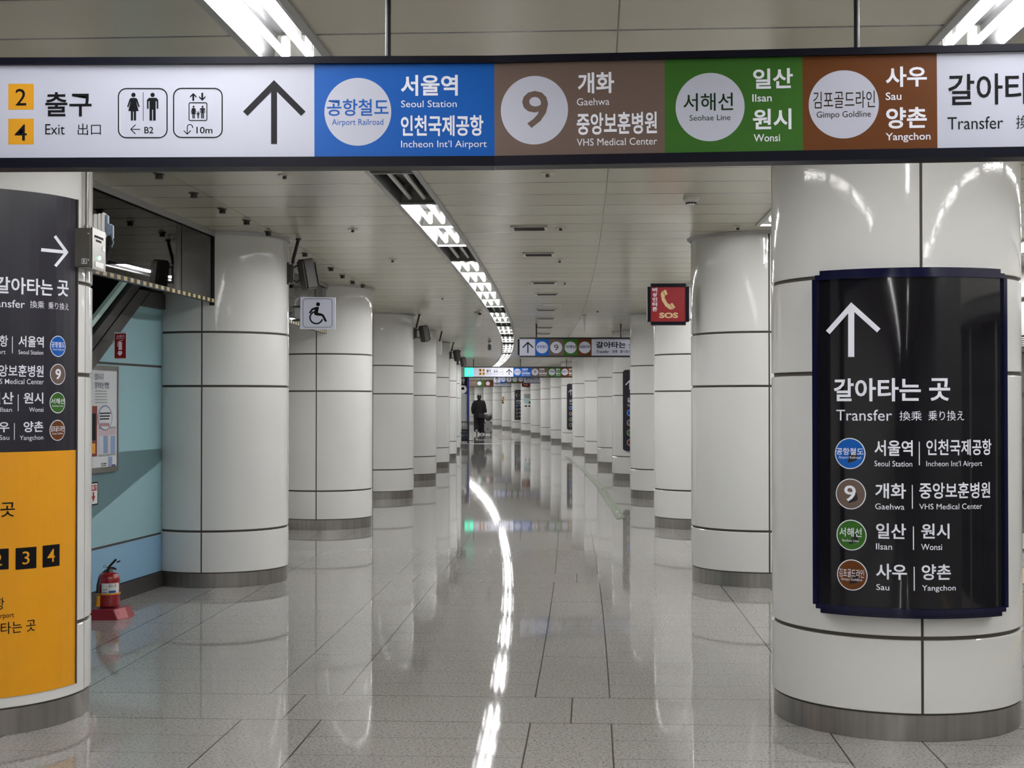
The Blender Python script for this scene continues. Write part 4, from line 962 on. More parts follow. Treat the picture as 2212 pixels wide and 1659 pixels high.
column_sign(8, 1224.6, 1234, 829, 928, 'narrow slice of far black transfer sign on the ninth column', 'up', 4)
column_sign(13, 1111.6, 1124, 842, 907, 'far black transfer sign with a left-pointing arrow', 'left', 4)
def column_poster(k, x0, y0, y1, wid, label, cat, name, parts, step=.006):
    z = ZK(k); sc = Cyl((RX(z), z), CR + .006); B = Vector((RX(z), z, 0)); t = thing(name, label, cat, tuple(B), 0)
    ua = sc.hit(x0, (y0 + y1) / 2)[0]; zt = sc.hit(x0 + 1, y0)[1]; zb = sc.hit(x0 + 1, y1)[1]; L = Lay(sc, step); L.s.ndiv = 8
    for nm, m, f0, f1, g0, g1, lay in parts:
        L.new().urect(nm, ua + wid * f0, ua + wid * f1, zt + (zb - zt) * g1, zt + (zb - zt) * g0, lay); put(L, nm, nm, m, t, B)
        del L.m[(nm, L.g)]
M_PALE = mat('poster_pale_blue', srgb(170, 196, 200), .5); M_PGREY = mat('poster_grey', srgb(150, 152, 154), .5); M_PYEL = mat('poster_yellow', srgb(214, 190, 40), .5)
column_poster(12, 1132, 851, 881, .42, 'pale blue poster on the thirteenth column of the curving row', 'poster', 'poster',
   [('sheet', M_WPL, 0, 1, 0, 1, 0), ('picture', M_PALE, 0, 1, .28, .70, 1), ('heading', M_PGREY, 0, 1, 0, .22, 1), ('heading_line', M_INKG, .05, .9, .24, .27, 1), ('picture_shape', M_INKG, .6, .95, .55, .70, 2), ('caption', M_INKG, .1, .4, .82, .92, 1), ('caption', M_INKG, .55, .9, .82, .92, 1)])
column_poster(14, 1082.8, 857, 872.5, .36, 'small red and yellow notice on a far bare column', 'sign', 'notice',
   [('yellow_plate', M_PYEL, 0, 1, .32, 1, 0), ('red_plate', M_RED, 0, 1, 0, .32, 0), ('mark', M_INK, .15, .42, .40, .60, 1), ('mark', M_INK, .55, .85, .40, .60, 1), ('mark', M_INK, .15, .4, .70, .92, 1), ('mark', M_INK, .5, .9, .68, .94, 1), ('mark', M_FACE, .2, .8, .08, .24, 1)])

# ------------------------------------------------------------------ emergency phone signs and the wheelchair sign
def sos(Z, x0, x1, y0, y1, label, full=True, step=.0015, stub=None):
    o = at_depth((x0 + x1) / 2, (y0 + y1) / 2, Z); pl = Plane(o, hdir(Z), (0, 0, 1)); t = thing('emergency_phone_sign', label, 'sign', tuple(o), 0, 'red emergency phone signs')
    W_ = x1 - x0; H_ = y1 - y0
    def bx(mb, xa, xb, ya, yb, k0, k1):
        a0, a1 = pl.hit(xa, (ya + yb) / 2)[0], pl.hit(xb, (ya + yb) / 2)[0]; c1, c0 = pl.hit((xa + xb) / 2, ya)[1], pl.hit((xa + xb) / 2, yb)[1]
        vs = [pl.P(a, q, k) - o for k in (k0, k1) for q in (c0, c1) for a in (a0, a1)]
        mb.add(vs, [(0, 1, 3, 2), (4, 6, 7, 5), (0, 4, 5, 1), (2, 3, 7, 6), (0, 2, 6, 4), (1, 5, 7, 3)])
    fx = W_ * .08; fy = H_ * .08
    body = MB(); bx(body, x0 + fx, x1 - fx, y0 + fy, y1 - fy, -.07, .0); body.build('face', M_RED, t)
    fr = MB(); bx(fr, x0, x0 + fx, y0 + fy, y1 - fy, -.075, .012); bx(fr, x1 - fx, x1, y0 + fy, y1 - fy, -.075, .012); bx(fr, x0 + fx, x1 - fx, y0, y0 + fy, -.075, .012); bx(fr, x0 + fx, x1 - fx, y1 - fy, y1, -.075, .012)
    fr.build('frame', M_NAVY, t)
    L = Lay(pl, step); X = lambda f: x0 + W_ * f; Y = lambda f: y0 + H_ * f
    for i, ch in enumerate('비상인터폰'): L.text('v', ch, X(.12), X(.235), Y(.10 + i * .117), Y(.10 + i * .117 + .098), 1, .03)
    L.text('s', 'SOS', X(.285), X(.735), Y(.70), Y(.835), 1, .045, False)
    hs = [(.40, .16), (.44, .145), (.485, .255), (.42, .295), (.415, .35), (.47, .455), (.525, .505), (.595, .465), (.67, .575), (.60, .625), (.53, .622), (.43, .545), (.345, .40), (.32, .26), (.34, .20)]
    L.new().poly('h', [(X(a), Y(b)) for a, b in hs], 1)
    for q in (((.37, .175), (.43, .30)), ((.545, .495), (.61, .605))): L.new().stroke('ln', [(X(q[0][0]), Y(q[0][1])), (X(q[1][0]), Y(q[1][1]))], W_ * .012, 2)
    put(L, 'v', 'lettering', M_INKW, t, o); put(L, 's', 'lettering', M_BEIGE, t, o); put(L, 'h', 'handset_symbol', M_BEIGE, t, o); put(L, 'ln', 'handset_line', M_RED, t, o)
    if stub:
        br = MB(); bx(br, x1 - 2, stub, y0 + 1, y0 + 5, -.05, -.03); bx(br, x1 - 2, stub, y1 - 14, y1 - 10, -.05, -.03); br.build('bracket', M_GREYP, t)
sos(10.75, 1398.5, 1488.5, 612.6, 702, 'red emergency phone sign reading SOS beside the second right-row column', stub=1496)
sos(63.1, 1127.4, 1144.6, 817.5, 835.8, 'tiny far red emergency phone sign under the hanging signs', step=.006, stub=1152)
o = at_depth(686.5, 676.5, 10.9); pl = Plane(o, (1, -.03, -.012), (.012, 0, 1)); wt = thing('wheelchair_sign', 'white square wheelchair sign standing out from the column', 'sign', tuple(o), 0)
a0, b1_ = pl.hit(649, 641.5); a1, b0_ = pl.hit(723.5, 711.5)
vs = [pl.P(a, b, k) - o for k in (-.022, 0) for b in (b0_, b1_) for a in (a0, a1)]
MB().add(vs, [(0, 1, 3, 2), (4, 6, 7, 5), (0, 4, 5, 1), (2, 3, 7, 6), (0, 2, 6, 4), (1, 5, 7, 3)]).build('plate', M_FACE, wt)
L = Lay(pl); L.new().rring('k', 654.5, 717.5, 645.5, 707, 7, .9, 1)
zx = lambda x: 620 + x / 5.027
zy = lambda y: 500 + y / 5.027
L.new().circle('k', zx(337), zy(791), 4.3)
L.new().poly('k', [(zx(a), zy(b)) for a, b in ((322, 818), (348, 822), (336, 882), (378, 892), (400, 905), (432, 968), (428, 980), (412, 980), (378, 918), (318, 912), (296, 902), (294, 880), (304, 850), (284, 852), (256, 890), (240, 888), (240, 876), (268, 838), (296, 826))])
L.new().stroke('k', [(zx(318 + 68 * math.cos(math.radians(q))), zy(935 + 66 * math.sin(math.radians(q)))) for q in range(15, 256, 12)], 3.3)
put(L, 'k', 'wheelchair_symbol', M_INK, wt, o)
br = MB()
for y in (662, 691):
    p = pl.P(a0 + .01, pl.hit(649, y)[1], -.012) - o; br.tube([p, p + Vector((-.07, .02, 0))], .009, 8)
br.build('bracket', M_BLACK, wt, 40)

# ------------------------------------------------------------------ hanging glass smoke barriers with striped lower edge
def barrier(pa, pb, label, name='smoke_barrier'):
    """pa, pb: plan positions of the two ends"""
    pa = Vector(pa); pb = Vector(pb); d = (pb - pa); ln = d.length; o = Vector((pa.x, pa.y, 0)); zb, zt = 2.075, CEIL
    t = thing(name, label, 'smoke barrier', tuple(o), math.atan2(d.y, d.x), 'hanging glass smoke barriers')
    MB().box(0, ln, -.004, .004, zb + .02, zt - .02).build('glass_pane', M_GLASS, t)
    MB().box(0, ln, -.02, .02, zt - .035, zt).box(0, ln, -.026, -.02, zt - .045, zt - .030).build('top_rail', M_FLANGE, t)
    MB().box(0, ln, -.014, .014, zb, zb + .030).build('bottom_rail', M_BLACK, t)
    MB().box(ln - .035, ln, -.018, .018, zb - .02, zt - .02).build('end_post', M_BLACK, t)
    MB().box(ln * .785 - .006, ln * .785 + .006, -.008, .008, zb + .03, zt - .035).build('pane_joint', M_DKSTEEL, t)
    MB().box(.02, ln - .03, -.0155, .0155, zb + .003, zb + .027).build('hazard_band', M_HAZ, t)
    return t
barrier((-2.455, 6.95), (-2.182, 10.47), 'glass smoke barrier hanging over the blue wall, striped lower edge')
p0, p1 = P(LROW + .10, ZK(1) + .56), P(LROW + .10, ZK(2) - .53)
barrier((p0.x, p0.y), (p1.x, p1.y), 'glass smoke barrier mostly hidden behind the wheelchair sign')

# ------------------------------------------------------------------ steel control box, pipe and hose on the near left column
bx0 = LC0[0] + CR - .012; cb = thing('control_box', 'small stainless control box with green light on the near left column', 'control box', (bx0, 6.10, 2.0), 0)
zt_, zb_ = at_depth(196, 492, 6.1).z - 2.0, at_depth(196, 577, 6.1).z - 2.0
bw = at_depth(196, 530, 6.1).x - bx0
MB().rbox(-.008, bw, 0, .20, zb_, zt_, .004, 2).build('body', M_PLATE, cb, 40)
MB().rbox(bw - .002, bw + .006, .004, .205, zb_ - .006, zt_ + .004, .002, 2).build('lid', M_PLATE, cb, 40)
sc_ = MB()
for z in (zt_ - .025, zb_ + .03): sc_.ball((bw - .012, -.001, z), .005, .003, .005, 10, 6)
sc_.build('screws', M_STEEL, cb, 60)
pl = Plane((bx0, 6.0995, 2.0), (1, 0, 0), (0, 0, 1)); L = Lay(pl, .0006)
L.new().rect('p', 176.5, 188, 558.5, 570, 1); put(L, 'p', 'number_plate', M_WPL, cb, Vector((bx0, 6.10, 2.0)))
L.text('t', '13', 178, 186.5, 560, 568.5, 2, .02, False); put(L, 't', 'number', M_INK, cb, Vector((bx0, 6.10, 2.0)))
MB().ball((bw + .009, .10, zb_ + .048), .006, .009, .009, 12, 8).build('indicator_light', mat('led_green', (.3, 1, .5, 1), .3, emit=4, emit_col=(.35, 1, .6, 1)), cb, 60)
MB().box(bw + .006, bw + .008, .045, .165, zb_ + .006, zb_ + .030).build('label', M_WPL, cb, None, 'white sticker')
MB().box(bw + .006, bw + .008, .150, .19, zb_ + .085, zb_ + .105).build('label', M_WPL, cb, None, 'small white sticker')
txm = MB()
for i in range(9): txm.box(bw + .006, bw + .0075, .035 + i * .015, .044 + i * .015, zt_ - .035 - (.0 if i % 2 else .002), zt_ - .026)
for i in range(5): txm.box(bw + .006, bw + .0075, .055 + i * .017, .066 + i * .017, zt_ - .052, zt_ - .043)
txm.build('print', M_INK, cb)
cp = thing('conduit_pipe', 'thin metal conduit running from the ceiling to the control box', 'pipe', (bx0 + .028, 6.17, 2.0 + zt_), 0)
MB().tube([(0, 0, 0), (0, 0, CEIL - 2.0 - zt_)], .009, 14).build('pipe', M_PLATE, cp, 40)
MB().tube([(0, 0, .0), (0, 0, .02)], .013, 14).tube([(0, 0, CEIL - 2.0 - zt_ - .02), (0, 0, CEIL - 2.0 - zt_)], .014, 14).build('collar', M_PLATE, cp, 40)
# lamp charger with plug and ribbed hose just behind the box
bp_ = at_depth(228, 490, 6.42); zq = lambda y: at_depth(228, y, 6.42).z - bp_.z
ch = thing('plug_unit', 'white plug unit with blue grey connector and ribbed black hose', 'plug', tuple(bp_), 0)
MB().rbox(-.050, -.032, -.02, .04, zq(508), zq(463), .003, 2).rbox(-.03, -.016, -.02, .04, zq(506), zq(462), .003, 2).build('backing_strip', M_WPL, ch, 40)
MB().rbox(-.014, .0, -.02, .03, zq(512), zq(460), .004, 2).build('white_body', M_WPL, ch, 40)
MB().rbox(.0, .012, -.015, .02, zq(498), zq(464), .004, 2).rbox(.002, .030, -.02, .025, zq(510), zq(484), .006, 2).rbox(.028, .035, -.012, .014, zq(516), zq(486), .003, 2).tube([(.030, 0, zq(516)), (.036, 0, zq(524)), (.028, 0, zq(534))], .003, 8).build('connector', mat('plug_blue', (.16, .22, .30, 1), .35), ch, 40)
hp = []; 
for i in range(60):
    f = i / 59; hp.append((.018 - .010 * f - .014 * f * f * f, .0, zq(510) + (zq(568) - zq(510)) * f))
MB().tube(hp, [.0125 if i % 2 else .0098 for i in range(60)], 12).build('ribbed_hose', M_GRILLE, ch, 50)

# ------------------------------------------------------------------ loudspeakers on the left columns
def speaker_meshes():
    R_ = Matrix.Rotation(math.radians(-52), 4, 'Z'); T = Matrix.Rotation(math.radians(11), 4, 'X')
    body = MB(); M = R_ @ T; body.rbox(-.055, .055, -.045, .062, -.118, .118, .014, 3, M)
    gr = MB(); gr.rbox(-.050, .050, .050, .072, -.108, .092, .010, 2, M)
    br = MB(); br.rbox(-.135, -.098, -.02, .02, -.065, .075, .004, 2); br.rbox(-.145, -.132, -.03, .03, -.08, .09, .003, 2)
    yoke = MB(); yoke.tube([(-.10, 0, .05), (-.075, .0, .065), (-.05, 0, .055), (-.045, 0, -.04), (-.075, 0, -.06), (-.10, 0, -.045)], .007, 8)
    pole = MB(); pole.tube([(-.105, 0, .08), (-.10, 0, .12), (-.062, 0, .27)], .013, 10); pole.tube([(-.062, 0, .262), (-.062, 0, .275)], .022, 10)
    return [('body', body.mesh('body', M_SPK, 35)), ('front_grille', gr.mesh('front_grille', M_GRILLE, 35)), ('wall_bracket', br.mesh('wall_bracket', M_SPK, 35)), ('yoke', yoke.mesh('yoke', M_BLACK, 35)), ('ceiling_pole', pole.mesh('ceiling_pole', M_BLACK, 35))]
sm_ = speaker_meshes()
for k, lab in ((1, 'largest grey loudspeaker, on the column with the wheelchair sign'), (3, 'second loudspeaker, up on the fourth column of its row'), (5, 'third loudspeaker in the row, small, before the far signs'), (6, 'smallest loudspeaker, just above the green exit box')):
    z = ZK(k); x = RX(z) + LROW + CR + .143
    t = thing('loudspeaker', lab, 'loudspeaker', (x, z - .02, CEIL - .273), 0, 'loudspeakers on the columns')
    for nm, me in sm_: c = bpy.data.objects.new(nm, me); COL.objects.link(c); c.parent = t
z = ZK(4); x = RX(z) + LROW + CR
wb_ = thing('junction_box', 'slim white box under a black pole high on the fifth column', 'box', (x + .05, z - .02, 2.30), 0)
MB().rbox(-.055, .04, -.05, .05, -.12, .12, .006, 2).build('body', M_WPL, wb_, 40)
MB().tube([(-.0, 0, .12), (.045, 0, CEIL - 2.30)], .012, 8).build('ceiling_pole', M_BLACK, wb_, 40)

# ------------------------------------------------------------------ small things on the ceiling
nz = [MB().lathe([(.0, 0), (.030, 0), (.030, -.008), (.020, -.010), (.022, -.034), (.010, -.036), (.0, -.036)], 18).mesh('nozzle', M_DKSTEEL, 40), MB().lathe([(.034, .0), (.034, -.004), (.026, -.006)], 18).mesh('collar', M_STEEL, 40)]
for i, (px, py) in enumerate(((344, 374), (419, 416), (480.6, 450), (533, 475), (580, 499.5), (658.8, 546), (715, 578), (740, 594), (762, 606.5), (783.5, 614.5))):
    p = at_height(px, py, CEIL)
    t = thing('drencher_nozzle', '%s little dark nozzle of the row along the ceiling, counted from the overhead sign' % ORD[i + 1], 'nozzle', (p.x, p.y, CEIL), 0, 'dark nozzles along the ceiling')
    for nm, me in zip(('nozzle', 'collar'), nz): c = bpy.data.objects.new(nm, me); COL.objects.link(c); c.parent = t
spk = [MB().lathe([(.0, -.006), (.036, -.005), (.038, .0)], 24).mesh('plate', M_LWHITE, 40), MB().lathe([(.0, -.024), (.009, -.024), (.012, -.016), (.010, -.005)], 14).mesh('head', M_DKSTEEL, 40)]
M_CREAMC = mat('ceiling_cream', (0.62, 0.61, 0.54, 1), 0.35)
spk[0].materials.clear(); spk[0].materials.append(M_CREAMC)
for i, (px, py, lab) in enumerate(((615, 378, 'sprinkler just under the overhead sign, above the smoke barrier end'), (1183, 374, 'sprinkler just under the brown part of the overhead sign'), (1211, 491.5, 'sprinkler beside the nearest ceiling vent'), (762, 495, 'sprinkler halfway between the light strip and the first loudspeaker'),
        (848, 561, 'sprinkler between the wheelchair sign and the light strip'), (956, 643, 'sprinkler above the second loudspeaker near the light strip'), (1594, 490, 'sprinkler near the emergency phone column top'), (1209, 562, 'sprinkler just beyond the second ceiling vent'), (1220, 610, 'sprinkler beside the third ceiling vent'), (1291, 671, 'sprinkler beyond the hanging rod'))):
    p = at_height(px, py, CEIL); t = thing('sprinkler', lab, 'sprinkler', (p.x, p.y, CEIL), 0, 'ceiling sprinklers')
    for nm, me in zip(('plate', 'head'), spk): c = bpy.data.objects.new(nm, me); COL.objects.link(c); c.parent = t
p = at_height(1493, 427, CEIL); t = thing('smoke_detector', 'round white smoke detector on the ceiling before the emergency phone column', 'smoke detector', (p.x, p.y, CEIL), 0)
MB().lathe([(0.049, 0), (.049, -.014), (.043, -.02)], 32).build('base', M_WPL, t, 40)
MB().lathe([(.043, -.018), (.036, -.028), (.030, -.030), (.026, -.042), (0, -.044)], 32).build('sensor_head', M_WPL, t, 40)
sl_ = MB()
for i in range(12): a = 2 * PI * i / 12; sl_.box(-.006, .006, -.0325, -.0295, -.039, -.031, Matrix.Rotation(a, 4, 'Z'))
sl_.build('slots', M_INK, t)
vf = MB(); H2 = .131
for q in ((-H2, H2, -H2, -H2 + .022), (-H2, H2, H2 - .022, H2), (-H2, -H2 + .022, -H2, H2), (H2 - .022, H2, -H2, H2)): vf.box(*q, -.010, .0)
vd = MB().box(-H2 + .02, H2 - .02, -H2 + .02, H2 - .02, -.002, -.001)
vl = MB()
for i in range(7): vl.box(-H2 + .02, H2 - .02, -H2 + .035 + i * .03, -H2 + .041 + i * .03, -.009, -.003)
vm = [('frame', vf.mesh('frame', M_CREAMC)), ('opening', vd.mesh('opening', M_INK)), ('louvres', vl.mesh('louvres', M_DKSTEEL))]
VP = ((1143.5, 492.5), (1163.5, 549), (1175, 609.8), (1180.5, 635), (1180, 669), (1179, 687.5), (1176, 707.4), (1173, 720.3))
for i, (px, py) in enumerate(VP):
    p = at_height(px, py, CEIL); t = thing('ceiling_vent', '%s square ceiling vent of the line right of the light strip' % (ORD[i + 1]), 'vent', (p.x, p.y, CEIL), head(p.y), 'square ceiling vents')
    for nm, me in vm: c = bpy.data.objects.new(nm, me); COL.objects.link(c); c.parent = t
p = at_height(1192, 658, CEIL); t = thing('access_panel', 'closed flush ceiling hatch between the fourth and fifth vents', 'hatch', (p.x, p.y, CEIL), head(p.y))
MB().box(-.13, .13, -.16, .16, -.006, 0).build('panel', M_CREAMC, t); MB().box(-.135, .135, .155, .163, -.007, 0).build('seam', M_INK, t)
p = at_height(1262, 680, CEIL); t = thing('hanging_antenna', 'white rod hanging from the ceiling before the transfer sign', 'antenna', (p.x, p.y, CEIL), 0)
MB().rbox(-.033, .033, -.03, .03, -.012, .0, .003, 2).build('ceiling_plate', M_GREYP, t, 40); MB().tube([(0, 0, -.01), (0, 0, -.262)], .011, 12).build('rod', M_WPL, t, 40)
p = at_height(1030, 674, CEIL); t = thing('security_camera', 'white tilted security camera on the ceiling left of the light strip', 'camera', (p.x, p.y, CEIL), 0)
MB().rbox(-.04, .04, -.04, .04, -.02, 0, .004, 2).build('ceiling_plate', M_CREAMC, t, 40); MB().tube([(0, 0, -.02), (.01, 0, -.07)], .012, 8).build('arm', M_WPL, t, 40)
M = Matrix.Translation((.022, -.02, -.115)) @ Matrix.Rotation(math.radians(14), 4, 'Y') @ Matrix.Rotation(math.radians(-58), 4, 'X')
MB().rbox(-.030, .030, -.10, .10, -.03, .03, .012, 3, M).build('housing', M_WPL, t, 40); MB().tube([M @ Vector((0, -.10, 0)), M @ Vector((0, -.106, 0))], .022, 14).build('lens', M_INK, t, 40)
p = at_height(1057.5, 736.5, CEIL); t = thing('security_camera', 'black box camera hanging above the far exit sign', 'camera', (p.x, p.y, CEIL), 0)
MB().rbox(-.036, .036, -.036, .036, -.03, 0, .004, 2).build('ceiling_plate', M_GREYP, t, 40); MB().tube([(0, 0, -.03), (0, 0, -.08)], .02, 8).build('arm', M_GREYP, t, 40); MB().rbox(-.034, .034, -.06, .06, -.19, -.07, .012, 2).build('housing', M_BLACK, t, 40)

# ------------------------------------------------------------------ signs and poster on the blue wall
def bwt(name, label, cat, px, py): 
    a, b = BW.hit(px, py); p = BW.P(a, b, .03); return thing(name, label, cat, tuple(p), 0), p
def wp(off): return Plane(BW.P(0, 0, off), BW.u, (0, 0, 1))
# poster in a silver frame
po, pb0 = bwt('wall_poster', 'silver framed white poster on the blue wall, mostly behind the near column', 'poster', 254, 905)
WPp = wp(.046); L = Lay(WPp, .0008)
ar = WPp.hit(254.5, 905)[0]; al = ar - .62; zt_ = WPp.hit(254.5, 792)[1]; zb_ = WPp.hit(253, 1017)[1]
def wbox(mb, a0, a1, z0, z1, o0, o1, base):
    vs = [BW.P(a, z, o) - base for o in (o0, o1) for z in (z0, z1) for a in (a0, a1)]
    return mb.add(vs, [(0, 1, 3, 2), (4, 6, 7, 5), (0, 4, 5, 1), (2, 3, 7, 6), (0, 2, 6, 4), (1, 5, 7, 3)])
fr = MB(); e_ = .022
for q in ((al - e_, ar, zt_ - .03, zt_), (al - e_, ar, zb_, zb_ + .035), (ar - .014, ar, zb_, zt_), (al - e_, al - e_ + .014, zb_, zt_)): wbox(fr, *q, .030, .052, pb0)
fr.build('frame', M_PLATE, po)
sheet = wbox(MB(), al - .01, ar - .012, zb_ + .03, zt_ - .025, .031, .045, pb0).build('sheet', mat('poster_white', srgb(206, 210, 214), .4), po)
def U(x): return WPp.hit(x, 900)[0]
def Zz(y, x=228): return WPp.hit(x, y)[1]
def wrect(k, x0, x1, y0, y1, lay=1): L.new().urect(k, U(x0), U(x1), Zz(y1, (x0 + x1) / 2), Zz(y0, (x0 + x1) / 2), lay)
P5 = lambda x: 180 + x / 4.88
Q5 = lambda y: 760 + y / 4.88
L.text('b', '열차시각', P5(122), P5(216), Q5(228), Q5(300), 1, .004); L.text('b', '알아보는 방법', P5(122), P5(268), Q5(318), Q5(388), 1, .008)
for i in range(5): wrect('gl', P5(122), P5(245 + (37 * i) % 35), Q5(408 + i * 30), Q5(420 + i * 30))
a_, b_ = WPp.hit(P5(228), Q5(695)); ra = U(P5(305)) - U(P5(150)); rb = (Zz(Q5(560)) - Zz(Q5(830))) / 2
for key, f, lay in (('cr', 1.0, 1), ('cw', .88, 2)):
    L.new().mb(key).add([WPp.P(a_ + ra / 2 * f * math.cos(2 * PI * i / 40), b_ + (0 if f == 1 else -.02 * rb) + rb * f * math.sin(2 * PI * i / 40), lay * .0008) for i in range(40)], [tuple(range(40))])
for i in range(3): wrect('gk', P5(168), P5(285 - 8 * i), Q5(640 + i * 30), Q5(655 + i * 30), 3)
for i in range(5): wrect('ic', P5(176 + i * 20), P5(190 + i * 20), Q5(750), Q5(785), 3)
wrect('bar', P5(160), P5(342), Q5(790), Q5(812)); wrect('bar', P5(160), P5(342), Q5(1075), Q5(1098)); wrect('pk', P5(162), P5(342), Q5(815), Q5(880))
for x0, x1, k in ((215, 255, 'bl'), (292, 338, 'bl'), (162, 212, 'gl2'), (258, 288, 'gl2')): wrect(k, P5(x0), P5(x1), Q5(885), Q5(1070))
wrect('bl', P5(268), P5(305), Q5(1105), Q5(1210)); wrect('bl2', P5(300), P5(340), Q5(1185), Q5(1205)); wrect('gk', P5(210), P5(245), Q5(1172), Q5(1182)); wrect('gk', P5(212), P5(240), Q5(1192), Q5(1200))
L.new().stroke('bl2', [(P5(204), Q5(1170)), (P5(192), Q5(1175)), (P5(190), Q5(1186)), (P5(200), Q5(1196)), (P5(200), Q5(1208)), (P5(188), Q5(1212))], 1.2, 1)
for k, nm, m in (('b', 'heading', mat('ink_blue', (.02, .045, .11, 1), .5)), ('gl', 'small_print', M_PGREY), ('cr', 'ring', mat('poster_mauve', srgb(140, 142, 166), .5)), ('cw', 'ring_centre', MATS['poster_white']), ('gk', 'small_print', M_INKG), ('ic', 'icon', mat('icon_red', srgb(150, 90, 100), .5)),
                 ('bar', 'picture_band', M_PGREY), ('pk', 'picture_band', mat('poster_pink', srgb(190, 172, 180), .5)), ('bl', 'picture_block', mat('poster_blue', srgb(130, 152, 186), .5)), ('gl2', 'picture_block', mat('poster_light', srgb(190, 196, 206), .5)), ('bl2', 'logo_mark', MATS['ink_blue'])): put(L, k, nm, m, sheet, pb0)
sheet_kids = [c for c in sheet.children]
# dark red board printed on the poster
Lp = Lay(wp(.0475), .0006); Lp.s = WPp
a1_ = U(209.2); z1_, z0_ = Zz(877, 207), Zz(986, 206); zm1, zm0 = Zz(893, 206), Zz(951, 206)
Lp.new().urect('rd', a1_ - .26, a1_, z0_, z1_, 4); Lp.new().urect('bk', a1_ - .24, a1_ - .022, zm0, zm1, 5); Lp.new().urect('ye', a1_ - .24, a1_ - .030, z0_ + .02, zm0 - .02, 5)
put(Lp, 'rd', 'red_board', mat('box_red', srgb(120, 34, 24), .4), sheet, pb0); put(Lp, 'bk', 'black_window', M_INK, sheet, pb0); put(Lp, 'ye', 'yellow_block', M_YP, sheet, pb0)
# flag sign for the extinguisher
Zf = 9.50; o = at_depth(259.5, 746, Zf); fs = thing('extinguisher_sign', 'red flag sign with extinguisher picture high on the blue wall', 'sign', tuple(o), 0, 'extinguisher signs')
pl = Plane(o, (1, 0, 0), (0, 0, 1)); a0, b1_ = pl.hit(247, 717.5); a1, b0_ = pl.hit(272.3, 775)
MB().box(a0, a1, 0, .012, b0_, b1_).build('plate', M_FACE, fs); L = Lay(pl, .0007); z8x = lambda x: 180 + x / 6.9125
z8y = lambda y: 580 + y / 6.9125
L.new().rect('r', z8x(470), z8x(636), z8y(972), z8y(1338), 1); L.text('w', '소화기', z8x(494), z8x(612), z8y(993), z8y(1035), 2, .01); L.new().rect('w', z8x(494), z8x(606), z8y(1046), z8y(1052), 2)
L.new().poly('w', [(z8x(a), z8y(b)) for a, b in ((526, 1215), (578, 1215), (578, 1110), (568, 1092), (536, 1092), (526, 1110))], 2)
L.new().stroke('w', [(z8x(514), z8y(1165)), (z8x(514), z8y(1110)), (z8x(534), z8y(1085)), (z8x(560), z8y(1080)), (z8x(592), z8y(1072))], 1.0, 2)
L.new().poly('w', [(z8x(a), z8y(b)) for a, b in ((522, 1232), (576, 1232), (576, 1262), (590, 1262), (546, 1308), (504, 1262), (522, 1262))], 2)
MB().tube([(a0 - .012, .006, .03), (a0 - .15, .03, .03)], .006, 8).build('bracket', M_GREYP, fs, 40)
put(L, 'r', 'red_field', M_RED, fs, o); put(L, 'w', 'white_symbol', M_INKW, fs, o)
# lower sign with black edge
p_ = BW.P(*BW.hit(205, 1065), .03); ls = thing('extinguisher_sign', 'low black-edged red sign on the wall, half hidden by the near column', 'sign', tuple(p_), 0, 'extinguisher signs')
a1_ = WPp.hit(213.5, 1065)[0]; z1_, z0_ = WPp.hit(212, 1041)[1], WPp.hit(212, 1090)[1]
wbox(MB(), a1_ - .16, a1_, z0_, z1_, .031, .040, p_).build('plate', M_INK, ls)
wbox(MB(), a1_ - .152, a1_ - .012, z0_ + .008, z1_ - .008, .0401, .0412, p_).build('white_field', M_WPL, ls)
wbox(MB(), a1_ - .145, a1_ - .022, z1_ - .055, z1_ - .016, .0413, .0420, p_).build('red_field', M_RED, ls)
Lw = Lay(wp(.0425), .0005); Lw.raw('t', '소화기', a1_ - .135, a1_ - .03, z1_ - .050, z1_ - .020, 0, .01); put(Lw, 't', 'lettering', M_INKW, ls, p_)
ar_ = MB(); am = a1_ - .075
pts = [(am - .012, z1_ - .062), (am + .012, z1_ - .062), (am + .012, z0_ + .06), (am + .03, z0_ + .06), (am, z0_ + .02), (am - .03, z0_ + .06), (am - .012, z0_ + .06)]
ar_.add([BW.P(a, b, .0418) - p_ for a, b in pts], tessellate_polygon([[Vector((a, b, 0)) for a, b in pts]])); ar_.build('arrow', M_RED, ls)

# ------------------------------------------------------------------ fire extinguisher on its red stand
Ze = 9.02; e0 = at_depth(240, 1333.5, Ze); e0.z = 0
fx = lambda x: at_depth(180 + x / 9.214, 1250, Ze).x - e0.x
fz = lambda y: at_depth(240, 1180 + y / 9.214, Ze).z
st = thing('extinguisher_stand', 'low red plastic stand under the fire extinguisher on the floor', 'stand', tuple(e0), 0)
zt_ = fz(1215); x0, x1 = fx(120), fx(945); xs = fx(680); y0, y1 = -.115, .10
m_ = MB(); w_ = .018
bot = [(x0, y0, 0), (fx(775), y0, 0), (x1, y0 + .09, 0), (x1, y1, 0), (x0, y1, 0)]; top = [(x0 + w_, y0 + .012, zt_), (xs, y0 + .012, zt_), (fx(850), y0 + .10, zt_ + .006), (fx(850), y1 - .01, zt_), (x0 + w_, y1 - .01, zt_)]
m_.add([Vector(v) for v in bot + top], [(4, 3, 2, 1, 0), (5, 6, 7, 8, 9)] + [(i, (i + 1) % 5, 5 + (i + 1) % 5, 5 + i) for i in range(5)])
m_.build('base', M_STAND, st)
A, B_, C_, D_ = Vector(bot[1]), Vector(bot[2]), Vector(top[2]), Vector(top[1]); nn = (B_ - A).cross(D_ - A).normalized() * .002
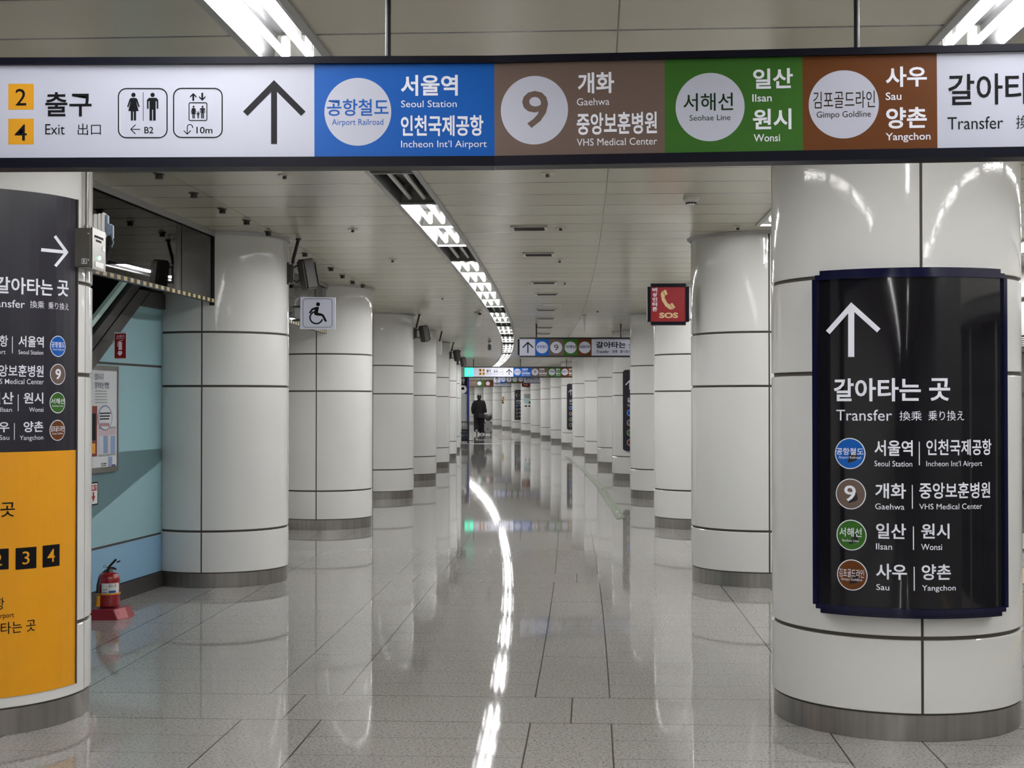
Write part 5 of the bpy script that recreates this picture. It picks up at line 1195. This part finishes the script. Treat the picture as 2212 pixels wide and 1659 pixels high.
MB().add([A.lerp(C_, .06) + nn, B_.lerp(D_, .06) + nn, C_.lerp(A, .06) + nn, D_.lerp(B_, .06) + nn], [(0, 1, 2, 3)]).build('sloped_plate', M_STANDP, st)
lt = MB(); uu = (B_ - A); vv = (D_ - A)
for i in range(3):
    q = A + uu * (.24 + .2 * i) + vv * .45 + nn * 1.5; lt.add([q, q + uu * .13, q + uu * .13 + vv * .28, q + vv * .28], [(0, 1, 2, 3)])
lt.build('embossed_marks', M_STAND, st)
cxm = (fx(300) + fx(720)) / 2; r = (fx(720) - fx(300)) / 2; ex = thing('fire_extinguisher', 'small red fire extinguisher with yellow strap standing beside the blue wall', 'fire extinguisher', (e0.x + cxm, Ze, zt_ + .007), 0)
Zl = lambda y: fz(y) - zt_ - .007 if y < 1200 else fz(y) - zt_
hd = Zl(510)
MB().lathe([(0, .0), (r - .006, .0), (r - .001, .006), (r, .012), (r, Zl(650)), (r * .985, Zl(610)), (r * .90, Zl(565)), (r * .72, Zl(530)), (r * .42, Zl(512)), (r * .25, Zl(500)), (.0, Zl(498))], 40).build('cylinder', M_EXT, ex, 40)
MB().lathe([(.0, hd - .01), (.018, hd - .01), (.018, hd + .012), (.014, hd + .014), (.014, hd + .03), (.0, hd + .03)], 16).build('valve', M_BLACK, ex, 40)
h = MB(); M = Matrix.Translation((.005, 0, hd + .035)) @ Matrix.Rotation(math.radians(-47), 4, 'Y')
h.rbox(-.02, .062, -.010, .010, -.006, .007, .004, 2, M); h.rbox(.05, .075, -.009, .009, -.001, .008, .003, 2, M @ Matrix.Rotation(math.radians(22), 4, 'Y'))
h.build('lever', M_BLACK, ex, 40)
MB().tube([(.0, 0, hd + .022), (.03, -.004, hd + .024), (.048, -.006, hd + .016)], [.008, .008, .005], 8).build('carry_handle', M_BLACK, ex, 40)
MB().tube([(.018, -.012, hd + .01), (.020, -.022, hd + .01)], .013, 16).build('pressure_gauge', M_STEEL, ex, 40)
MB().tube([(-.024 + .012 * math.cos(2 * PI * i / 16), 0, hd + .034 + .007 * math.sin(2 * PI * i / 16)) for i in range(17)], .0016, 6).build('safety_pin', M_STEEL, ex, 40)
hs = MB(); hs.tube([(-.010, -.006, hd + .012), (-.03, -.012, hd - .005), (-r * .72, -.030, Zl(620)), (-r * .80, -r * .62, Zl(760)), (-r * .78, -r * .72, Zl(915))], [.009, .010, .011, .013, .015], 12)
hs.build('hose', M_BLACK, ex, 40)
MB().tube([(-r * .74, -r * .78, Zl(960)), (-r * .80, -r * .82, Zl(1170))], [.011, .014], 14).build('yellow_nozzle', M_YP, ex, 40)
MB().lathe([(r + .001, Zl(945)), (r + .005, Zl(943)), (r + .005, Zl(922)), (r + .001, Zl(920))], 40).build('yellow_strap', M_YP, ex, 40)
lbl = MB(); lbl.lathe([(r + .0012, Zl(915)), (r + .0012, Zl(715))], 18, a0=-.42, a1=1.35); lb = lbl.build('label', M_WPL, ex, 40)
cs = Cyl((e0.x + cxm, Ze), r + .0016); Lx = Lay(cs, .0004); eb = Vector((e0.x + cxm, Ze, zt_ + .007))
Lx.raw('t', '01-5', r * .26, r * .98, fz(795), fz(740), 1, .0, False)
Lx.new().urect('b', r * .26, r * .95, fz(905), fz(860), 1)
for i in range(6): Lx.new().urect('g', -r * .30 + (i % 3) * r * .17, -r * .22 + (i % 3) * r * .17, fz(850 if i < 3 else 905), fz(830 if i < 3 else 880), 1)
put(Lx, 't', 'inventory_number', M_INK, lb, eb); put(Lx, 'b', 'blue_field', mat('label_blue', (.03, .07, .30, 1), .4), lb, eb); put(Lx, 'g', 'small_print', M_INKG, lb, eb)
MB().box(-.105, -.045, .03, .033, Zl(640), Zl(545), Matrix.Rotation(math.radians(20), 4, 'Y') @ Matrix.Translation((-.0, 0, 0))).build('hang_tag', mat('tag_blue', (.05, .06, .11, 1), .5), ex)

# ------------------------------------------------------------------ green line worn into the floor, joints and far paving
gpts = [((1332.5, 1121), (1352, 1119)), ((1289, 1052), (1306, 1052)), ((1275, 1035), (1287, 1034)), ((1251, 1010), (1261, 1010)), ((1240, 1001), (1248, 1001)), ((1219, 986), (1226, 986))]
gm = MB(); vs = []
for a, b in gpts: vs += [at_height(*a, .003), at_height(*b, .003)]
gm.add(vs, [(2 * i, 2 * i + 1, 2 * i + 3, 2 * i + 2) for i in range(len(gpts) - 1)])
M_GL = mat('worn_green_tape', (0.24, 0.32, 0.215, 1), 0.2, noise=0.3, nscale=1.2)
gs = tag(gm.build('floor_marking', M_GL), 'worn green guide line taped on the floor beside the right columns', 'floor marking')
wm = MB()
for i in range(26):
    f = .02 + i * .030
    k = f * 3; j = min(int(k), 2); u = k - j
    a, b = at_height(*gpts[j][0], .004), at_height(*gpts[j][1], .004); a2, b2 = at_height(*gpts[j + 1][0], .004), at_height(*gpts[j + 1][1], .004)
    A, B_ = a.lerp(a2, u), b.lerp(b2, u); A2, B2 = a.lerp(a2, min(u + .045, 1)), b.lerp(b2, min(u + .045, 1))
    if i % 5 == 3: continue
    wm.add([A.lerp(B_, .40), A.lerp(B_, .66), A2.lerp(B2, .66), A2.lerp(B2, .40)], [(0, 1, 2, 3)])
wm.build('worn_letters', mat('worn_white', (.40, .45, .36, 1), .3), gs)
for i, (y, xl, xr, lab) in enumerate(((958.5, 992, 1196, 'longer pale metal joint strip across the far floor'), (950.3, 1028, 1108, 'shorter pale metal joint strip nearest the walking person'))):
    a, b = at_height(xl, y, .004), at_height(xr, y, .004); m_ = MB()
    m_.box(0, (b - a).length, -.10, .10, -.003, .0, Matrix.Translation(a) @ Matrix.Rotation(math.atan2(b.y - a.y, b.x - a.x), 4, 'Z'))
    struct(m_.build('floor_joint', mat('joint_strip', (.78, .77, .74, 1), .25, .3)), lab)
a, b, c, d = (at_height(*q, .003) for q in ((1066, 936), (1080, 936), (1108, 949), (1078, 949)))
struct(MB().add([a, b, c, d], [(0, 1, 2, 3)]).build('floor_paving', mat('far_yellow', (.46, .44, .36, 1), .2)), 'pale yellow tactile paving far along the floor')

# ------------------------------------------------------------------ kiosk wall, crates
Zk = 51.4; o = at_depth(1013.2, 905, Zk); kx = o.x; K = thing('kiosk', 'blue-edged kiosk front with grey panel behind the stacked crates', 'kiosk', (kx, Zk, 0), 0)
kz = lambda y: at_depth(1010, y, Zk).z
kw = lambda x: at_depth(x, 880, Zk).x - kx
M_KB = mat('kiosk_blue', (.010, .018, .16, 1), .3); M_KG = mat('kiosk_grey', (.46, .49, .50, 1), .35)
MB().box(kw(1009.2), 0, -.05, .5, 0, kz(815)).build('blue_post', M_KB, K)
MB().box(-1.1, kw(1009.2), .0, .5, 0, kz(836)).build('grey_panel', M_KG, K)
MB().box(-1.1, kw(1009.0), -.03, .5, kz(832.5), kz(815)).build('dark_header', M_NAVY, K)
kp = Plane((kx, Zk - .004, 0), (1, 0, 0), (0, 0, 1)); L = Lay(kp, .004); kb = Vector((kx, Zk, 0))
L.new().poly('bl', [(1003, 851), (1009.5, 851), (1009.5, 832), (1000, 832)], 1)
L.new().circle('wc', 1000, 841, 8.6, 2, 32); put(L, 'bl', 'blue_corner', M_KB, K, kb); put(L, 'wc', 'white_disc', M_WPL, K, kb)
L.new().rect('mk', 996, 1003, 837, 842, 3); L.new().rect('mr', 998, 1003, 835.5, 836.6, 3); put(L, 'mk', 'disc_mark', M_INK, K, kb); put(L, 'mr', 'disc_mark', M_RED, K, kb)
kp2 = Plane((kx, Zk - .034, 0), (1, 0, 0), (0, 0, 1)); L = Lay(kp2, .004); woman(L, 'r', 996.5, 816, 12); man(L, 'r', 1001.5, 816, 12); put(L, 'r', 'restroom_pictogram', M_PGREY, K, kb)
Zc = 48.3; cr0 = at_depth(1012.6, 955.6, Zc); cz = lambda y: at_depth(1003, y, Zc).z
cw = .42
ct = thing('hand_cart', 'low flat hand cart under the stacked crates', 'cart', (cr0.x - cw / 2, Zc, 0), 0)
MB().box(-cw / 2 - .02, cw / 2 + .015, -.20, .30, .045, .065).build('platform', M_BLACK, ct)
for x in (-cw / 2 + .03, cw / 2 - .02):
    for y in (-.15, .25): MB().tube([(x - .012, y, .0225), (x + .012, y, .0225)], .0225, 12).build('wheel', M_BLACK, ct, 40)
MB().tube([(cw / 2, .28, .055), (cw / 2 + .10, .28, .05), (cw / 2 + .14, .28, .05)], .012, 8).tube([(cw / 2, .24, .055), (cw / 2 + .06, .24, .055)], .012, 8).build('handle_bar', M_BLACK, ct, 40)
def crate(name, label, z0, z1, m, sx, lattice):
    t = thing(name, label, 'crate', (cr0.x - cw / 2, Zc + .04, z0), 0); h = z1 - z0; g = MB(); a = cw / 2; b = .20
    for z in (0, h - .03): 
        for q in ((-a, a, -b, -b + .02), (-a, a, b - .02, b), (-a, -a + .02, -b, b), (a - .02, a, -b, b)): g.box(*q, z, z + .03)
    for q in ((-a, -b), (a - .025, -b), (-a, b - .025), (a - .025, b - .025)): g.box(q[0], q[0] + .025, q[1], q[1] + .025, 0, h)
    g.box(-a, a, -b, b, 0, .012); g.build('frame', m, t)
    s_ = MB(); n = 6 if lattice else 9
    for i in range(1, n): x = -a + 2 * a * i / n; s_.box(x - .005, x + .005, -b, -b + .01, .02, h - .02)
    for i in range(1, 4): z = h * i / 4; s_.box(-a, a, -b, -b + .01, z - .005, z + .005); s_.box(a - .01, a, -b, b, z - .005, z + .005)
    s_.build('lattice', m, t); return t
zmid = cz(929.5)
crate('plastic_crate', 'black lattice crate at the bottom of the stack, dark goods inside', .070, zmid - .004, M_BLACK, 1, False)
crate('plastic_crate', 'open black crate on top of the stack, full of clear bottles', zmid, cz(910.5), M_BLACK, 1, True)
M_BOT = mat('clear_bottle', (.62, .66, .70, 1), .15); M_DKG = mat('dark_goods', (.03, .06, .09, 1), .3)
bh = cz(910.5) - zmid - .05
bm0 = [('body', MB().lathe([(0, 0), (.036, 0), (.038, .02), (.036, bh * .65), (.016, bh * .85), (.014, bh * .9)], 14).mesh('body', M_BOT, 40)), ('cap', MB().lathe([(.015, bh * .9), (.015, bh * .97), (0, bh * .97)], 12).mesh('cap', M_WPL, 40))]
for i in range(4):
    for j in range(2):
        t = thing('bottle', 'clear bottle standing in the top crate', 'bottle', (cr0.x - cw / 2 - .14 + i * .09, Zc - .05 + j * .10, zmid + .014), 0, 'clear bottles in the top crate')
        for nm, me in bm0: c = bpy.data.objects.new(nm, me); COL.objects.link(c); c.parent = t
for i in range(3):
    t = thing('carton', 'dark carton packed in the bottom crate', 'carton', (cr0.x - cw / 2 - .12 + i * .12, Zc + .0, .084), 0, 'dark cartons in the bottom crate')
    MB().rbox(-.055, .055, -.10, .12, 0, .27, .006, 2).build('box', M_DKG, t, 40); MB().box(-.04, .04, -.103, -.100, .10 + .03 * i, .18).build('label', M_PALE, t)

# ------------------------------------------------------------------ the person walking away, with suitcase and bags
Zp = 60.3; pp = at_depth(1035, 938, Zp)
pr = thing('person', 'person in long black clothes walking away down the corridor, pulling a suitcase', 'person', (pp.x, Zp, 0), 0)
def skin(name, verts, edges, m, parent, sub=2, extra=None, root=0):
    me = bpy.data.meshes.new(name); me.from_pydata([v[0] for v in verts], edges, []); o = bpy.data.objects.new(name, me); COL.objects.link(o)
    md = o.modifiers.new('skin', 'SKIN'); md.use_smooth_shade = True
    sv = me.skin_vertices[0].data
    for i, v in enumerate(verts): sv[i].radius = v[1] if isinstance(v[1], tuple) else (v[1], v[1])
    for i in range(len(verts)): sv[i].use_root = (i == root)
    s2 = o.modifiers.new('sub', 'SUBSURF'); s2.levels = sub; s2.render_levels = sub
    dg = bpy.context.evaluated_depsgraph_get(); dg.update()
    ev = bpy.data.meshes.new_from_object(o.evaluated_get(dg))
    mb = MB(); mb.add([v.co[:] for v in ev.vertices], [tuple(p.vertices) for p in ev.polygons])
    bpy.data.objects.remove(o); bpy.data.meshes.remove(me); bpy.data.meshes.remove(ev)
    if extra: extra(mb)
    return mb.build(name, m, parent, 60)
V = [((0, 0, .90), (.14, .10)), ((0, 0, 1.06), (.125, .10)), ((0, 0, 1.26), (.15, .10)), ((0, 0, 1.38), (.075, .07)), ((0, .015, 1.455), .050), ((0, .02, 1.52), (.066, .078)), ((0, .022, 1.59), (.074, .088)), ((0, .018, 1.645), (.050, .06)),
     ((-.15, 0, 1.325), .048), ((-.235, -.03, 1.10), .044), ((-.245, .05, .88), .030), ((-.245, .075, .83), (.030, .018)),
     ((.15, 0, 1.325), .048), ((.225, -.06, 1.10), .044), ((.262, -.10, .93), .030), ((.268, -.115, .885), (.030, .018)),
     ((-.085, 0, .84), .088), ((-.095, .07, .47), .060), ((-.095, -.19, .19), .042), ((-.095, -.215, .13), .038), ((-.10, -.11, .045), .036),
     ((.085, 0, .84), .088), ((.10, .05, .47), .060), ((.11, .02, .11), .042), ((.11, .03, .06), .042), ((.115, .15, .040), .036)]
E_ = [(0, 1), (1, 2), (2, 3), (3, 4), (4, 5), (5, 6), (6, 7), (2, 8), (8, 9), (9, 10), (10, 11), (2, 12), (12, 13), (13, 14), (14, 15), (0, 16), (16, 17), (17, 18), (18, 19), (19, 20), (0, 21), (21, 22), (22, 23), (23, 24), (24, 25)]
def hands(mb):
    for hx_, hy, hz_, sx in ((-.245, .08, .815, 1), (.268, -.118, .875, -1)):
        for i, l in enumerate((.062, .072, .067, .052)):
            y = hy - .026 + i * .017; mb.tube([(hx_, y, hz_), (hx_ + .004 * sx, y + .004, hz_ - l * .5), (hx_ + .018 * sx, y + .006, hz_ - l)], [.0085, .0082, .006], 8)
        mb.tube([(hx_ + .012 * sx, hy + .03, hz_ + .02), (hx_ + .026 * sx, hy + .045, hz_ - .005), (hx_ + .028 * sx, hy + .046, hz_ - .03)], [.010, .009, .007], 8)
    mb.ball((-.076, .02, 1.565), .012, .018, .030, 10, 8); mb.ball((.076, .02, 1.565), .012, .018, .030, 10, 8)           # ears
    mb.ball((0, .112, 1.555), .012, .016, .022, 10, 8); mb.ball((0, .098, 1.515), .024, .010, .008, 10, 6)                # nose, mouth
    for x in (-.03, .03): mb.ball((x, .098, 1.58), .012, .008, .008, 10, 6)
skin('body', V, E_, M_SKIN, pr, extra=hands)
MB().ball((0, .000, 1.590), .094, .108, .092, 20, 12).ball((0, -.03, 1.545), .085, .080, .085, 18, 10).build('hair', M_HAIR, pr, 60)
coat = MB().loft([(0, 0, .70, .235, .15), (0, 0, .80, .23, .15), (.0, 0, .95, .205, .145), (0, 0, 1.12, .20, .14), (0, 0, 1.27, .205, .135), (0, 0, 1.36, .19, .115), (0, 0, 1.41, .12, .09), (0, .008, 1.45, .075, .075)], 28)
coat.tube([(-.165, 0, 1.365), (-.225, -.02, 1.24), (-.262, -.03, 1.10), (-.262, .01, .98), (-.25, .05, .885)], [.082, .082, .078, .070, .062], 14)
coat.tube([(.165, 0, 1.365), (.215, -.03, 1.24), (.240, -.06, 1.10), (.262, -.085, 1.0), (.268, -.105, .92)], [.082, .080, .074, .066, .056], 14)
coat.ball((-.155, 0, 1.35), .095, .095, .085, 16, 10).ball((.155, 0, 1.35), .095, .095, .085, 16, 10)
coat.tube([(-.07, -.06, 1.43), (0, -.085, 1.455), (.07, -.06, 1.43)], .03, 10)
coat.build('coat', M_CLOTH, pr, 50)
tr = MB().tube([(-.085, 0, .90), (-.095, .03, .70), (-.100, .06, .47), (-.100, -.08, .28), (-.098, -.16, .15)], [.13, .135, .128, .12, .112], 16)
tr.tube([(.085, 0, .90), (.095, .02, .70), (.105, .04, .47), (.112, .025, .25), (.115, .02, .060)], [.13, .135, .132, .125, .120], 16)
tr.build('trousers', M_CLOTH, pr, 50)
M_SHOE = mat('white_shoe', (.72, .72, .70, 1), .6); M_SOLE = mat('shoe_sole', (.34, .33, .32, 1), .7)
MB().ball((.115, .010, .050), .052, .150, .050, 16, 10).build('shoe', M_SHOE, pr, 60)
Ml = Matrix.Translation((-.098, -.255, .105)) @ Matrix.Rotation(math.radians(-55), 4, 'X')
MB().ball((0, 0, 0), .054, .135, .046, 16, 10, Ml).build('shoe', M_SHOE, pr, 60)
MB().ball((0, 0, -.026), .040, .122, .022, 16, 8, Ml).build('shoe_sole', M_SOLE, pr, 60)
sbx = thing('shoulder_bag', 'dark soft shoulder bag hanging at the hip of the walking person', 'bag', (pp.x + .10, Zp - .235, .68), 0)
MB().rbox(-.13, .15, -.055, .055, 0, .20, .035, 3).build('body', mat('bag_brown', (.022, .016, .020, 1), .6), sbx, 40)
MB().tube([(-.11, 0, .19), (-.19, .09, .50), (-.16, .10, .72)], .010, 8).build('strap', M_BLACK, sbx, 40)
# suitcase
sx0 = at_depth(1054, 939, 59.7); su = thing('suitcase', 'silver hard-shell suitcase on wheels behind the walking person', 'suitcase', (sx0.x, 59.7, 0), 0)
M_SIL = mat('suitcase_silver', (.36, .355, .37, 1), .35, .5)
sm = MB().rbox(-.155, .155, -.11, .11, .055, .575, .03, 3)
for i in range(5): sm.rbox(-.118 + i * .059 - .018, -.118 + i * .059 + .018, -.117, -.105, .085, .545, .005, 2)
sm.build('shell', M_SIL, su, 40)
for x in (-.125, .125):
    for z in (.115, .50): MB().rbox(x - .022, x + .022, -.121, -.100, z - .03, z + .03, .006, 2).build('corner_guard', M_INK, su, 40)
MB().rbox(-.018, .018, -.122, -.10, .20, .25, .004, 2).build('lock', M_INK, su, 40)
for x in (-.125, .125):
    for y in (-.085, .085):
        MB().tube([(x - .012, y, .026), (x + .012, y, .026)], .026, 14).box(x - .018, x + .018, y - .012, y + .012, .026, .062).build('wheel', M_BLACK, su, 40)
MB().tube([(-.075, .118, .10), (-.075, .118, .85)], .008, 8).tube([(.03, .118, .10), (.03, .118, .85)], .008, 8).tube([(-.09, .118, .85), (.045, .118, .85)], .013, 10).build('pull_handle', M_GREYP, su, 40)
tb = thing('travel_bag', 'bulging dark grey bag resting on top of the silver suitcase', 'bag', (sx0.x + .005, 59.7, .578), 0)
MB().ball((0, -.01, .145), .155, .115, .143, 22, 14).rbox(-.13, .13, -.10, .09, .004, .20, .05, 3).build('body', mat('bag_grey', (.055, .052, .058, 1), .5), tb, 50)
MB().ball((.045, -.02, .235), .115, .09, .085, 18, 10).build('pale_top', mat('bag_pale', (.26, .26, .28, 1), .3, noise=.3, nscale=14), tb, 50)
MB().tube([(.12, -.03, .02), (.165, -.03, .12), (.16, -.02, .24), (.10, -.02, .325)], .007, 8).build('strap', M_BLACK, tb, 40)
